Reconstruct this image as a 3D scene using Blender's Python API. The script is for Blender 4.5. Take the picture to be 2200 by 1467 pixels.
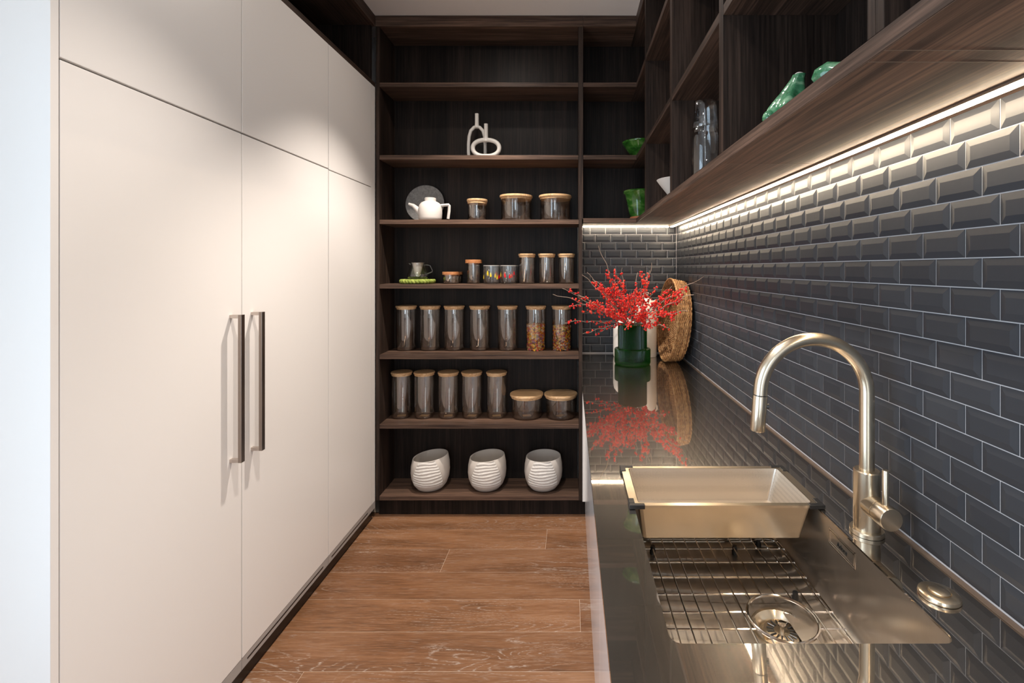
import bpy, math, random
from math import pi, sin, cos, radians, sqrt
from mathutils import Vector, Matrix

random.seed(7)
for o in list(bpy.data.objects):
    bpy.data.objects.remove(o)
SC = bpy.context.scene
COL = SC.collection

# ------------------------------------------------------------------ camera, world, light, exposure
F, VX, VY, CZ = 1024.0, 1226.0, 577.0, 1.51          # focal length (px), vanishing point, eye height
cam = bpy.data.cameras.new('camera')
cam_o = bpy.data.objects.new('camera', cam)
COL.objects.link(cam_o)
cam_o.location = (0, 0, CZ)
cam_o.rotation_euler = (pi / 2, 0, 0)
cam.sensor_width = 36.0
cam.lens = 36.0 * F / 2200.0
cam.shift_x = -(VX - 1100.0) / 2200.0
cam.shift_y = (VY - 733.5) / 2200.0
cam.clip_start = 0.02
SC.camera = cam_o

SC.view_settings.view_transform = 'Standard'
SC.view_settings.look = 'None'
SC.view_settings.exposure = 0.0
SC.view_settings.gamma = 1.0
SC.view_settings.use_curve_mapping = False
try:
    SC.cycles.transparent_max_bounces = 32
    SC.cycles.max_bounces = 12
    SC.cycles.sample_clamp_indirect = 6.0
except Exception:
    pass

world = bpy.data.worlds.new('world')
SC.world = world
world.use_nodes = True
wb = world.node_tree.nodes['Background']
wb.inputs[0].default_value = (0.62, 0.78, 1.0, 1)
wb.inputs[1].default_value = 0.9


def lamp(name, kind, loc, rot, power, color, **kw):
    l = bpy.data.lights.new(name, kind)
    l.energy = power
    l.color = color
    for k, v in kw.items():
        setattr(l, k, v)
    o = bpy.data.objects.new(name, l)
    COL.objects.link(o)
    o.location = loc
    o.rotation_euler = rot
    return o


WARM = (1.0, 0.915, 0.83)
DOWNLIGHTS = [(-0.44, 2.30), (-0.44, 1.20), (-0.44, 0.10), (-0.44, -1.0)]
POWER = [202, 102, 34, 34]
for (x, y), pw in zip(DOWNLIGHTS, POWER):
    lamp('downlight_lamp', 'SPOT', (x, y, 3.02), (0, 0, 0), pw, WARM,
         spot_size=radians(88), spot_blend=0.60, shadow_soft_size=0.022)
    # soft fill lamp added at each fitting, lifts the shade outside the beams
    lamp('downlight_fill', 'AREA', (x, y, 3.03), (0, 0, 0), 4.6, WARM, shape='DISK', size=0.09)
# daylight through the glazed opening on the left and the window behind
lamp('daylight_left', 'AREA', (-1.97, -0.55, 1.25), (0, radians(-90), 0), 74, (0.68, 0.83, 1.0),
     shape='RECTANGLE', size=2.3, size_y=2.0)
lamp('daylight_rear', 'AREA', (-0.35, -3.12, 1.35), (radians(90), 0, 0), 30, (0.78, 0.89, 1.0),
     shape='RECTANGLE', size=1.0, size_y=2.0)

# ------------------------------------------------------------------ helpers


def at(px, py, Y):
    """world point that stands at depth Y behind photo pixel (px, py)"""
    return Vector(((px - VX) * Y / F, Y, CZ - (py - VY) * Y / F))


def link(o, parent=None):
    COL.objects.link(o)
    if parent is not None:
        o.parent = parent
    return o


class G:
    """mesh collector"""

    def __init__(self):
        self.v, self.f, self.m = [], [], Matrix()

    def add(self, vs, fs):
        n = len(self.v)
        if self.m == Matrix():
            self.v += [tuple(p) for p in vs]
        else:
            self.v += [tuple(self.m @ Vector(p)) for p in vs]
        self.f += [tuple(i + n for i in f) for f in fs]
        return self

    def box(self, x0, x1, y0, y1, z0, z1):
        return self.add([(x0, y0, z0), (x1, y0, z0), (x1, y1, z0), (x0, y1, z0),
                         (x0, y0, z1), (x1, y0, z1), (x1, y1, z1), (x0, y1, z1)],
                        [(0, 3, 2, 1), (4, 5, 6, 7), (0, 1, 5, 4), (1, 2, 6, 5), (2, 3, 7, 6), (3, 0, 4, 7)])

    def lathe(self, prof, seg=32, c=(0, 0, 0), rfun=None, caps=True):
        """profile [(r,z)] about z at c; ends closed when r is 0"""
        vs, fs, rows = [], [], []
        for r, z in prof:
            if r < 1e-7:
                vs.append((c[0], c[1], c[2] + z))
                rows.append([len(vs) - 1])
            else:
                row = []
                for i in range(seg):
                    a = 2 * pi * i / seg
                    rr = rfun(r, z, a) if rfun else r
                    vs.append((c[0] + rr * cos(a), c[1] + rr * sin(a), c[2] + z))
                    row.append(len(vs) - 1)
                rows.append(row)
        for a, b in zip(rows[:-1], rows[1:]):
            if len(a) == 1 and len(b) == 1:
                continue
            for i in range(seg):
                j = (i + 1) % seg
                if len(a) == 1:
                    fs.append((a[0], b[j], b[i]))
                elif len(b) == 1:
                    fs.append((a[i], a[j], b[0]))
                else:
                    fs.append((a[i], a[j], b[j], b[i]))
        return self.add(vs, fs)

    def tube(self, pts, rad, seg=8, closed=False, caps=True, flat=1.0):
        pts = [Vector(p) for p in pts]
        n = len(pts)
        rads = rad if isinstance(rad, (list, tuple)) else [rad] * n
        vs, fs = [], []
        nrm = None
        for i in range(n):
            if closed:
                t = pts[(i + 1) % n] - pts[i - 1]
            else:
                t = pts[min(i + 1, n - 1)] - pts[max(i - 1, 0)]
            if t.length < 1e-9:
                t = Vector((0, 0, 1))
            t.normalize()
            if nrm is None:
                a = Vector((0, 0, 1)) if abs(t.z) < 0.9 else Vector((1, 0, 0))
                nrm = (a - t * a.dot(t)).normalized()
            else:
                nrm = nrm - t * nrm.dot(t)
                if nrm.length < 1e-6:
                    nrm = t.orthogonal()
                nrm.normalize()
            b = t.cross(nrm)
            for k in range(seg):
                an = 2 * pi * k / seg
                vs.append(pts[i] + (nrm * cos(an) * flat + b * sin(an)) * rads[i])
        m = n if closed else n - 1
        for i in range(m):
            j = (i + 1) % n
            for k in range(seg):
                l = (k + 1) % seg
                fs.append((i * seg + k, i * seg + l, j * seg + l, j * seg + k))
        if not closed and caps:
            fs.append(tuple(range(seg))[::-1])
            fs.append(tuple((n - 1) * seg + k for k in range(seg)))
        return self.add(vs, fs)

    def cyl(self, p, q, r, seg=24):
        return self.tube([p, q], r, seg)

    def ball(self, c, r, seg=8, rings=5, s=(1, 1, 1)):
        vs, fs = [(c[0], c[1], c[2] - r * s[2])], []
        for i in range(1, rings):
            ph = pi * i / rings
            for k in range(seg):
                a = 2 * pi * k / seg
                vs.append((c[0] + r * sin(ph) * cos(a) * s[0], c[1] + r * sin(ph) * sin(a) * s[1], c[2] - r * cos(ph) * s[2]))
        vs.append((c[0], c[1], c[2] + r * s[2]))
        for k in range(seg):
            fs.append((0, 1 + (k + 1) % seg, 1 + k))
            e = len(vs) - 1
            b = 1 + (rings - 2) * seg
            fs.append((e, b + k, b + (k + 1) % seg))
        for i in range(rings - 2):
            for k in range(seg):
                l = (k + 1) % seg
                a = 1 + i * seg
                fs.append((a + k, a + l, a + seg + l, a + seg + k))
        return self.add(vs, fs)

    def mesh(self, name, mat, smooth=35):
        me = bpy.data.meshes.new(name)
        me.from_pydata(self.v, [], self.f)
        me.materials.append(mat)
        if smooth:
            me.shade_smooth()
            me.set_sharp_from_angle(angle=radians(smooth))
        me.update()
        return me

    def build(self, name, mat, parent=None, smooth=35, bevel=0, label=None, kind=None):
        o = bpy.data.objects.new(name, self.mesh(name, mat, smooth))
        link(o, parent)
        if parent is not None and parent.get('world_parts'):
            o.location = -Vector(parent.location)
        if bevel:
            b = o.modifiers.new('bevel', 'BEVEL')
            b.width = bevel
            b.segments = 2
            b.limit_method = 'ANGLE'
            b.harden_normals = False
        if label:
            o['label'] = label
        if kind:
            o['kind'] = kind
        return o


def thing(name, label, cat, loc=(0, 0, 0), rz=0, group=None, world=False):
    o = bpy.data.objects.new(name, None)
    o.empty_display_size = 0.05
    COL.objects.link(o)
    o.location = loc
    o.rotation_euler = (0, 0, rz)
    o['label'] = label
    o['category'] = cat
    if group:
        o['group'] = group
    if world:
        o['world_parts'] = 1          # parts are given in room coordinates
    return o


def tag(o, label, cat, group=None):
    o['label'] = label
    o['category'] = cat
    if group:
        o['group'] = group
    return o


def struct(o):
    o['kind'] = 'structure'
    return o


def dup(root, loc, label, rz=0, group=None, scale=None):
    r = root.copy()
    COL.objects.link(r)
    r.location = loc
    r.rotation_euler = (0, 0, rz)
    r['label'] = label
    if group:
        r['group'] = group
    if scale:
        r.scale = scale
    for ch in root.children:
        c = ch.copy()
        COL.objects.link(c)
        c.parent = r
        for g in ch.children:
            d = g.copy()
            COL.objects.link(d)
            d.parent = c
    return r


# ------------------------------------------------------------------ materials
class NT:
    def __init__(self, name):
        self.mat = bpy.data.materials.new(name)
        self.mat.use_nodes = True
        self.t = self.mat.node_tree
        self.t.nodes.clear()
        self.out = self.t.nodes.new('ShaderNodeOutputMaterial')

    def n(self, kind, props=None, **ins):
        nd = self.t.nodes.new('ShaderNode' + kind)
        for k, v in (props or {}).items():
            setattr(nd, k, v)
        for k, v in ins.items():
            key = int(k[1:]) if k[0] == 'i' and k[1:].isdigit() else k.replace('_', ' ')
            s = nd.inputs[key]
            if hasattr(v, 'is_output'):
                self.t.links.new(v, s)
            else:
                s.default_value = v
        return nd

    def surf(self, sock):
        self.t.links.new(sock, self.out.inputs[0])
        return self.mat

    def coords(self, scale=(1, 1, 1), rot=(0, 0, 0), kind='Object', rnd=False):
        tc = self.n('TexCoord').outputs[kind]
        if rnd:
            r = self.n('ObjectInfo').outputs['Random']
            mul = self.n('VectorMath', {'operation': 'SCALE'}, i0=(13.7, 7.3, 5.1), Scale=r).outputs[0]
            tc = self.n('VectorMath', {'operation': 'ADD'}, i0=tc, i1=mul).outputs[0]
        return self.n('Mapping', Vector=tc, Scale=scale, Rotation=rot).outputs[0]

    def noise(self, vec, scale, detail=4, rough=0.55, dist=0):
        return self.n('TexNoise', Vector=vec, Scale=scale, Detail=detail, Roughness=rough, Distortion=dist).outputs[0]

    def ramp(self, fac, stops):
        nd = self.n('ValToRGB', Fac=fac)
        el = nd.color_ramp.elements
        while len(el) < len(stops):
            el.new(0.5)
        for e, (p, c) in zip(el, stops):
            e.position = p
            e.color = (c[0], c[1], c[2], 1) if not isinstance(c, (int, float)) else (c, c, c, 1)
        return nd.outputs[0]

    def math(self, op, a, b=0.0):
        return self.n('Math', {'operation': op}, i0=a, i1=b).outputs[0]

    def mix(self, fac, a, b, blend='MIX'):
        nd = self.n('Mix', {'data_type': 'RGBA', 'blend_type': blend})
        for idx, v in ((0, fac), (6, a), (7, b)):
            s = nd.inputs[idx]
            if hasattr(v, 'is_output'):
                self.t.links.new(v, s)
            else:
                s.default_value = v if idx == 0 else (v[0], v[1], v[2], 1)
        return nd.outputs[2]

    def bump(self, h, strength=0.2, dist=0.002):
        return self.n('Bump', Height=h, Strength=strength, Distance=dist).outputs[0]

    def pbr(self, color=(0.8, 0.8, 0.8), rough=0.5, metal=0.0, normal=None, spec=0.5, **kw):
        nd = self.n('BsdfPrincipled')
        c = nd.inputs['Base Color']
        if hasattr(color, 'is_output'):
            self.t.links.new(color, c)
        else:
            c.default_value = (color[0], color[1], color[2], 1)
        for key, v in (('Roughness', rough), ('Metallic', metal), ('Specular IOR Level', spec)):
            if hasattr(v, 'is_output'):
                self.t.links.new(v, nd.inputs[key])
            else:
                nd.inputs[key].default_value = v
        if normal is not None:
            self.t.links.new(normal, nd.inputs['Normal'])
        for k, v in kw.items():
            nd.inputs[k.replace('_', ' ')].default_value = v
        return nd.outputs[0]


def simple(name, color, rough=0.5, metal=0.0, spec=0.5, bump=None, **kw):
    t = NT(name)
    nrm = None
    if bump:
        nrm = t.bump(t.noise(t.coords(), bump[0], 3), bump[1], 0.001)
    return t.surf(t.pbr(color, rough, metal, nrm, spec, **kw))


def dark_wood(name, axis, k=1.0, warm=1.0):
    """fine straight-grained near-black oak veneer; axis is the grain direction"""
    t = NT(name)
    s = [95, 95, 95]
    s[axis] = 2.2
    v = t.coords(tuple(s))
    s2 = [11, 11, 11]
    s2[axis] = 0.45
    v2 = t.coords(tuple(s2))
    a = t.noise(v, 1.6, 5, 0.65)
    b = t.noise(v2, 1.3, 3, 0.5)
    fac = t.math('ADD', t.math('MULTIPLY', a, 0.62), t.math('MULTIPLY', b, 0.42))
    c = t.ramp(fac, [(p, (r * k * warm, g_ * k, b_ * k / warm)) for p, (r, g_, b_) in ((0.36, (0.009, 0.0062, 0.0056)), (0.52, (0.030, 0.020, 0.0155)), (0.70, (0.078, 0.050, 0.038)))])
    nb = t.bump(a, 0.25, 0.0008)
    return t.surf(t.pbr(c, 0.46, 0, nb, 0.18))


M = {}
M['lacquer'] = simple('cream_lacquer', (0.80, 0.755, 0.715), 0.34, spec=0.4)
M['gloss_white'] = simple('glossy_white_laminate', (0.74, 0.73, 0.74), 0.12, spec=0.8)
M['wood_lit_x'] = dark_wood('dark_oak_lit_x', 0, 2.5, 1.10)  # oak brightened: stronger light on shelf tops and fronts put into the colour
M['wood_lit_y'] = dark_wood('dark_oak_lit_y', 1, 1.8, 1.06)  # same oak brightened where lips and edges catch the light
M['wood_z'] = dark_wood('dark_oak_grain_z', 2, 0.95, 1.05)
M['wood_shade'] = dark_wood('dark_oak_shade', 2, 0.5)  # same oak darkened: shade of backs and recesses put into the colour
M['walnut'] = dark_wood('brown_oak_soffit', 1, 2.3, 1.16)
M['plaster'] = simple('white_plaster', (0.78, 0.76, 0.74), 0.8, bump=(60, 0.05))
M['ceiling'] = simple('ceiling_paint', (0.88, 0.84, 0.80), 0.85)
M['black_kick'] = simple('black_kick', (0.006, 0.006, 0.007), 0.3)
M['grey_rail'] = simple('grey_rail', (0.36, 0.33, 0.31), 0.45)
M['black_plastic'] = simple('black_plastic', (0.012, 0.012, 0.013), 0.32)
M['grout'] = simple('grey_grout', (0.46, 0.45, 0.46), 0.85, bump=(300, 0.2))
M['sealant'] = simple('bronze_sealant', (0.15, 0.11, 0.085), 0.35, metal=0.4)
M['alu'] = simple('aluminium', (0.6, 0.58, 0.55), 0.3, metal=1)
M['dark_bar'] = simple('dark_nickel', (0.30, 0.25, 0.22), 0.28, metal=1)
M['lightbar'] = simple('nickel', (0.58, 0.51, 0.46), 0.35, metal=1)
M['chrome'] = simple('polished_wire', (0.80, 0.74, 0.68), 0.10, metal=1)
M['white_ceramic'] = simple('cream_ceramic', (0.74, 0.69, 0.63), 0.45)
M['pot_clay'] = simple('beige_stoneware', (0.60, 0.545, 0.49), 0.75, bump=(120, 0.08))
M['matt_ceramic'] = simple('matt_white_ceramic', (0.70, 0.65, 0.60), 0.7, bump=(120, 0.08))
M['slate'] = None
M['joint'] = simple('joint_edge', (0.16, 0.11, 0.08), 0.5)
M['terracotta'] = simple('terracotta', (0.36, 0.12, 0.05), 0.7)
M['twig'] = simple('grey_brown_twig', (0.27, 0.20, 0.155), 0.7, bump=(200, 0.3))
M['tan_flat'] = simple('matt_tan', (0.50, 0.34, 0.17), 0.7)
M['mesh_steel'] = simple('infuser_steel', (0.62, 0.56, 0.50), 0.4, metal=0.35)


def m_tile():
    t = NT('charcoal_gloss_tile')
    r = t.n('ObjectInfo').outputs['Random']
    c = t.mix(r, (0.024, 0.027, 0.034), (0.032, 0.036, 0.044))
    nb = t.bump(t.noise(t.coords(rnd=True), 28, 2), 0.10, 0.003)
    return t.surf(t.pbr(c, 0.46, 0, nb, 0.36))


M['tile'] = m_tile()


def m_oak():
    t = NT('smoked_oak_plank')
    rnd = t.n('ObjectInfo').outputs['Random']
    v = t.coords((3.2, 60, 60), rnd=True)
    g = t.noise(v, 2.6, 6, 0.7)
    v2 = t.coords((0.9, 5.5, 5.5), rnd=True)
    b = t.noise(v2, 1.4, 3, 0.5, 0.6)
    c = t.ramp(t.math('ADD', t.math('MULTIPLY', g, 0.5), t.math('MULTIPLY', b, 0.5)),
               [(0.34, (0.095, 0.043, 0.019)), (0.50, (0.215, 0.102, 0.048)), (0.68, (0.32, 0.172, 0.092))])
    tone = t.mix(rnd, (0.78, 0.74, 0.72), (1.14, 1.12, 1.10))
    c = t.mix(1.0, c, tone, 'MULTIPLY')
    # limed pores: pale, contour-like lines of the cathedral grain, only in places
    lv = t.coords((1.1, 7.0, 7.0), rnd=True)
    field = t.noise(lv, 1.0, 1.5, 0.4, 0.35)
    rings = t.math('FRACT', t.math('MULTIPLY', field, 30.0))
    line = t.ramp(rings, [(0.0, 0), (0.36, 0), (0.50, 1), (0.64, 0)])
    fine = t.noise(t.coords((60, 420, 420), rnd=True), 1.0, 2, 0.6)
    fleck = t.ramp(fine, [(0.47, 0), (0.60, 1)])
    mask = t.ramp(t.noise(t.coords((0.8, 3.0, 3.0), rnd=True), 1.6, 2), [(0.42, 0), (0.56, 1)])
    pore = t.math('MULTIPLY', t.math('MULTIPLY', line, fleck), mask)
    fl2 = t.ramp(t.noise(t.coords((14, 300, 300), rnd=True), 1.0, 2, 0.6), [(0.58, 0), (0.72, 1)])
    pore2 = t.math('MULTIPLY', fl2, 0.34)
    c = t.mix(t.math('MINIMUM', t.math('ADD', t.math('MULTIPLY', pore, 1.0), pore2), 0.8), c, (0.42, 0.34, 0.28))
    nb = t.bump(g, 0.10, 0.001)
    return t.surf(t.pbr(c, 0.40, 0, nb, 0.4))


M['oak'] = m_oak()
M['oak_gap'] = simple('pale_plank_joint', (0.66, 0.53, 0.42), 0.6)


def m_steel(name, base, r0, r1, grain=(4, 120, 120), haze=0.4, bump=0.05):
    t = NT(name)
    v = t.coords(grain)
    scr = t.noise(v, 3.0, 6, 0.7)
    blot = t.noise(t.coords((1, 1, 1)), 4.0, 3, 0.5, 0.8)
    streak = t.noise(t.coords((14, 170, 14), (0, 0, 1.05)), 2.0, 3, 0.6)
    blot = t.math('ADD', t.math('MULTIPLY', blot, 0.92), t.math('MULTIPLY', streak, 0.08))
    nb = t.bump(scr, bump, 0.0006)
    sharp = t.pbr(base, t.ramp(blot, [(0.3, r0 * 0.7), (0.7, r0 * 1.3)]), 1.0, nb if bump > 0.01 else None)
    soft = t.pbr(base, r1, 1.0, nb)
    mx = t.n('MixShader', Fac=t.ramp(blot, [(0.30, haze * 0.82), (0.70, min(1, haze * 1.18))]), i1=sharp, i2=soft)
    return t.surf(mx.outputs[0])


M['steel_top'] = m_steel('scuffed_steel_top', (0.58, 0.54, 0.50), 0.025, 0.30, (90, 160, 60), 0.20, 0.006)
M['steel_sink'] = m_steel('satin_steel_sink', (0.58, 0.515, 0.45), 0.16, 0.44, (6, 90, 90), 0.62, 0.03)
M['nickel'] = m_steel('brushed_nickel', (0.73, 0.62, 0.475), 0.16, 0.32, (200, 200, 8), 0.45, 0.02)


def m_perforated():
    t = NT('perforated_steel')
    v = t.coords((1, 1, 1))
    vor = t.n('TexVoronoi', {'feature': 'F1'}, Vector=v, Scale=330.0, Randomness=0.15).outputs[0]
    holes = t.ramp(vor, [(0.22, 0.25), (0.36, 1)])
    c = t.mix(holes, (0.30, 0.26, 0.22), (0.68, 0.61, 0.53))
    return t.surf(t.pbr(c, 0.34, 0.85))


M['perforated'] = m_perforated()


def m_thin_glass(name, tint, f0=0.055, gloss=(1, 1, 1)):
    """thin clear wall: mirror by angle over a tinted see-through"""
    t = NT(name)
    lw = t.n('LayerWeight', Blend=0.5).outputs['Facing']
    fr = t.math('ADD', t.math('MULTIPLY', t.math('POWER', lw, 4.0), 0.85 - f0), f0)
    tr = t.n('BsdfTransparent', Color=(*tint, 1)).outputs[0]
    gl = t.n('BsdfGlossy', Color=(*gloss, 1), Roughness=0.0).outputs[0]
    return t.surf(t.n('MixShader', Fac=fr, i1=tr, i2=gl).outputs[0])


M['glass'] = m_thin_glass('smoky_thin_glass', (0.93, 0.91, 0.89), 0.12, (1.0, 0.96, 0.93))
M['clear_glass'] = m_thin_glass('clear_thin_glass', (0.975, 0.975, 0.975), 0.06)
M['window_glass'] = m_thin_glass('window_pane', (0.96, 0.98, 0.98), 0.04)


def m_green_glass():
    t = NT('bottle_green_glass')
    a = t.pbr((0.030, 0.20, 0.040), 0.04, 0, None, 0.6, Transmission_Weight=1.0, IOR=1.45)
    b = t.n('BsdfTranslucent', Color=(0.06, 0.27, 0.05, 1)).outputs[0]
    return t.surf(t.n('MixShader', Fac=0.30, i1=a, i2=b).outputs[0])


M['green_glass'] = m_green_glass()


def m_bamboo():
    t = NT('bamboo_lid')
    v = t.coords((6, 75, 30), rnd=True)
    n = t.noise(v, 2.0, 4, 0.6)
    c = t.ramp(n, [(0.32, (0.50, 0.28, 0.125)), (0.55, (0.70, 0.45, 0.24)), (0.72, (0.78, 0.56, 0.34))])
    return t.surf(t.pbr(c, 0.45, 0, None, 0.4))


M['bamboo'] = m_bamboo()


def m_acacia():
    t = NT('orange_wood_lid')
    n = t.noise(t.coords((8, 60, 40), rnd=True), 2.0, 4, 0.6)
    c = t.ramp(n, [(0.32, (0.36, 0.125, 0.042)), (0.70, (0.60, 0.27, 0.11))])
    return t.surf(t.pbr(c, 0.45, 0, None, 0.4))


M['acacia'] = m_acacia()


def m_slate():
    t = NT('mottled_grey_slate')
    n = t.noise(t.coords(), 70, 6, 0.7)
    c = t.ramp(n, [(0.35, (0.20, 0.19, 0.18)), (0.65, (0.36, 0.34, 0.32))])
    return t.surf(t.pbr(c, 0.65, 0, t.bump(n, 0.3, 0.002)))


M['slate'] = m_slate()


def m_glaze(name, dark, mid, pale, scale=14):
    t = NT(name)
    n = t.noise(t.coords((1, 1, 1.6)), scale, 4, 0.6, 0.6)
    c = t.ramp(n, [(0.34, dark), (0.52, mid), (0.70, pale)])
    return t.surf(t.pbr(c, 0.12, 0, t.bump(n, 0.25, 0.004), 0.7))


M['glaze'] = m_glaze('green_glaze', (0.010, 0.055, 0.007), (0.036, 0.145, 0.018), (0.17, 0.28, 0.08))
M['glaze_pale'] = m_glaze('jade_glaze', (0.014, 0.09, 0.030), (0.060, 0.20, 0.095), (0.26, 0.42, 0.25), 24)


def m_rattan():
    t = NT('rattan_strand')
    r = t.n('NewGeometry').outputs['Random Per Island']
    n = t.noise(t.coords(), 55, 3, 0.6)
    c = t.ramp(t.math('ADD', t.math('MULTIPLY', n, 0.75), t.math('MULTIPLY', r, 0.25)),
               [(0.30, (0.10, 0.040, 0.013)), (0.50, (0.30, 0.145, 0.054)), (0.68, (0.52, 0.31, 0.14))])
    return t.surf(t.pbr(c, 0.48, 0, None, 0.4))


M['rattan'] = m_rattan()


def m_island(name, stops, rough, spec=0.5, bump=False):
    t = NT(name)
    r = t.n('NewGeometry').outputs['Random Per Island']
    return t.surf(t.pbr(t.ramp(r, stops), rough, 0, None, spec))


M['berry'] = m_island('red_berry', [(0, (0.42, 0.006, 0.008)), (0.6, (0.66, 0.016, 0.012)), (1, (0.76, 0.06, 0.02))], 0.28, 0.4)
M['cereal'] = m_island('coloured_cereal', [(0.0, (0.50, 0.03, 0.02)), (0.16, (0.85, 0.24, 0.01)), (0.32, (0.95, 0.60, 0.03)),
                                           (0.48, (0.95, 0.84, 0.60)), (0.62, (0.34, 0.15, 0.32)), (0.78, (0.72, 0.10, 0.07)), (0.9, (0.90, 0.72, 0.12)), (1.0, (0.20, 0.10, 0.12))], 0.6)
M['felt'] = m_island('lime_felt', [(0, (0.17, 0.23, 0.035)), (1, (0.33, 0.38, 0.085))], 0.85, 0.2)
M['drop_yellow'] = simple('yellow_enamel', (0.80, 0.56, 0.02), 0.25)
M['drop_red'] = simple('red_enamel', (0.62, 0.01, 0.015), 0.25)


def m_emit(name, col, s):
    t = NT(name)
    return t.surf(t.n('Emission', Color=(*col, 1), Strength=s).outputs[0])


M['led'] = m_emit('led_diffuser', (1.0, 0.80, 0.56), 72.0)
M['lamp_lens'] = m_emit('lamp_lens', (1.0, 0.85, 0.7), 6.0)
M['textured'] = None


def m_textured():
    t = NT('coarse_white_slip')
    n = t.noise(t.coords((1, 1, 2.2)), 55, 5, 0.75)
    return t.surf(t.pbr((0.80, 0.76, 0.71), 0.9, 0, t.bump(n, 1.0, 0.006), 0.2))


M['textured'] = m_textured()

# ------------------------------------------------------------------ key planes (metres)
XL, XR = -1.18, 0.70           # door plane on the left, tile plane on the right
YB, YS = 3.15, 2.88            # tiled back wall, front of the shelving
ZC, ZT = 0.95, 3.04            # steel top, ceiling
XU, ZU = 0.397, 1.788          # front and underside of the wall shelves

# ------------------------------------------------------------------ room shell
floor = struct(G().box(-1.80, 0.75, -3.1, 3.2, -0.05, -0.0010).build('floor', M['oak_gap']))
y_rows = [2.762 - 0.195 * k for k in range(-1, 30)]
joints = {0: [0.62], 1: [-0.136], 2: [-0.651], 3: [0.55], 4: [0.041], 5: [-1.5], 6: [-1.0]}
rj = random.Random(3)
for k, y1 in enumerate(y_rows):
    y0 = y1 - 0.195
    y1 = min(y1, 2.957)
    js = joints.get(k, [rj.uniform(-1.3, 0.4)])
    xs = [-1.80] + js + [0.70]
    for a, b in zip(xs[:-1], xs[1:]):
        cx, cy = (a + b) / 2, (y0 + y1) / 2
        hx, hy = (b - a) / 2 - 0.0006, (y1 - y0) / 2 - 0.0008
        g = G()
        e = 0.0005
        g.add([(-hx, -hy, -0.0009), (hx, -hy, -0.0009), (hx, hy, -0.0009), (-hx, hy, -0.0009),
               (-hx, -hy, -e), (hx, -hy, -e), (hx, hy, -e), (-hx, hy, -e),
               (-hx + e, -hy + e, 0), (hx - e, -hy + e, 0), (hx - e, hy - e, 0), (-hx + e, hy - e, 0)],
              [(0, 1, 5, 4), (1, 2, 6, 5), (2, 3, 7, 6), (3, 0, 4, 7),
               (4, 5, 9, 8), (5, 6, 10, 9), (6, 7, 11, 10), (7, 4, 8, 11), (8, 9, 10, 11)])
        o = g.build('plank', M['oak'], floor, smooth=0)
        o.location = (cx, cy, 0)

ceil = struct(G().box(-1.80, 0.75, -3.1, 3.2, ZT, ZT + 0.1).build('ceiling', M['ceiling']))
for x, y in DOWNLIGHTS:
    o = G().lathe([(0.030, 0), (0.046, 0), (0.046, -0.004), (0.030, -0.003), (0.030, 0)], 24, (0, 0, 0)).build('downlight_ring', M['alu'], ceil)
    o.location = (x, y, ZT)

wl = G()
wl.box(-1.86, -1.80, 0.55, 3.2, 0, ZT).box(-1.86, -1.80, -3.1, -1.65, 0, ZT).box(-1.86, -1.80, -1.65, 0.55, 2.4, ZT)
wall_left = struct(wl.build('wall_left', M['plaster'], smooth=0))
win = struct(G().box(-1.86, -1.80, -1.65, -1.58, 0, 2.4).box(-1.86, -1.80, 0.48, 0.55, 0, 2.4).box(-1.86, -1.80, -1.58, 0.48, 2.33, 2.4)
             .box(-1.86, -1.80, -1.58, 0.48, 0, 0.06).box(-1.85, -1.81, -0.58, -0.52, 0.06, 2.33).build('window_1', M['alu'], smooth=0))
G().box(-1.834, -1.828, -1.58, -0.58, 0.06, 2.33).build('pane', M['window_glass'], win, smooth=0)
G().box(-1.834, -1.828, -0.52, 0.48, 0.06, 2.33).build('pane', M['window_glass'], win, smooth=0)
wr_ = G()
wr_.box(-1.86, -0.90, -3.1, -3.04, 0, ZT).box(0.20, 0.76, -3.1, -3.04, 0, ZT).box(-0.90, 0.20, -3.1, -3.04, 2.4, ZT).box(-0.90, 0.20, -3.1, -3.04, 0, 0.3)
struct(wr_.build('wall_rear', M['plaster'], smooth=0))
win2 = struct(G().box(-0.90, -0.84, -3.1, -3.04, 0.3, 2.4).box(0.14, 0.20, -3.1, -3.04, 0.3, 2.4).box(-0.84, 0.14, -3.1, -3.04, 2.34, 2.4)
              .box(-0.84, 0.14, -3.1, -3.04, 0.3, 0.36).box(-0.38, -0.32, -3.09, -3.05, 0.36, 2.34).build('window_2', M['alu'], smooth=0))
G().box(-0.84, -0.38, -3.075, -3.069, 0.36, 2.34).build('pane', M['window_glass'], win2, smooth=0)
G().box(-0.32, 0.14, -3.075, -3.069, 0.36, 2.34).build('pane', M['window_glass'], win2, smooth=0)
wall_right = struct(G().box(0.7085, 0.76, -3.1, 3.2, 0, ZT).build('wall_right', M['plaster'], smooth=0))
wall_back = struct(G().box(-1.86, 0.7085, YB + 0.0085, 3.21, 0, ZT).build('wall_back', M['plaster'], smooth=0))

# ---- bevelled subway tiles: 100 x 50 mm, third bond, each one a piece
TP, TH, ZTOP = 0.102, 0.052, 1.7886
G().box(0.7003, 0.7086, -0.10, YB + 0.002, ZC - 0.03, ZU).build('grout', M['grout'], wall_right, smooth=0)
G().box(0.070, 0.7003, YB + 0.0003, YB + 0.0086, ZC - 0.03, ZU).build('grout', M['grout'], wall_back, smooth=0)


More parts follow.
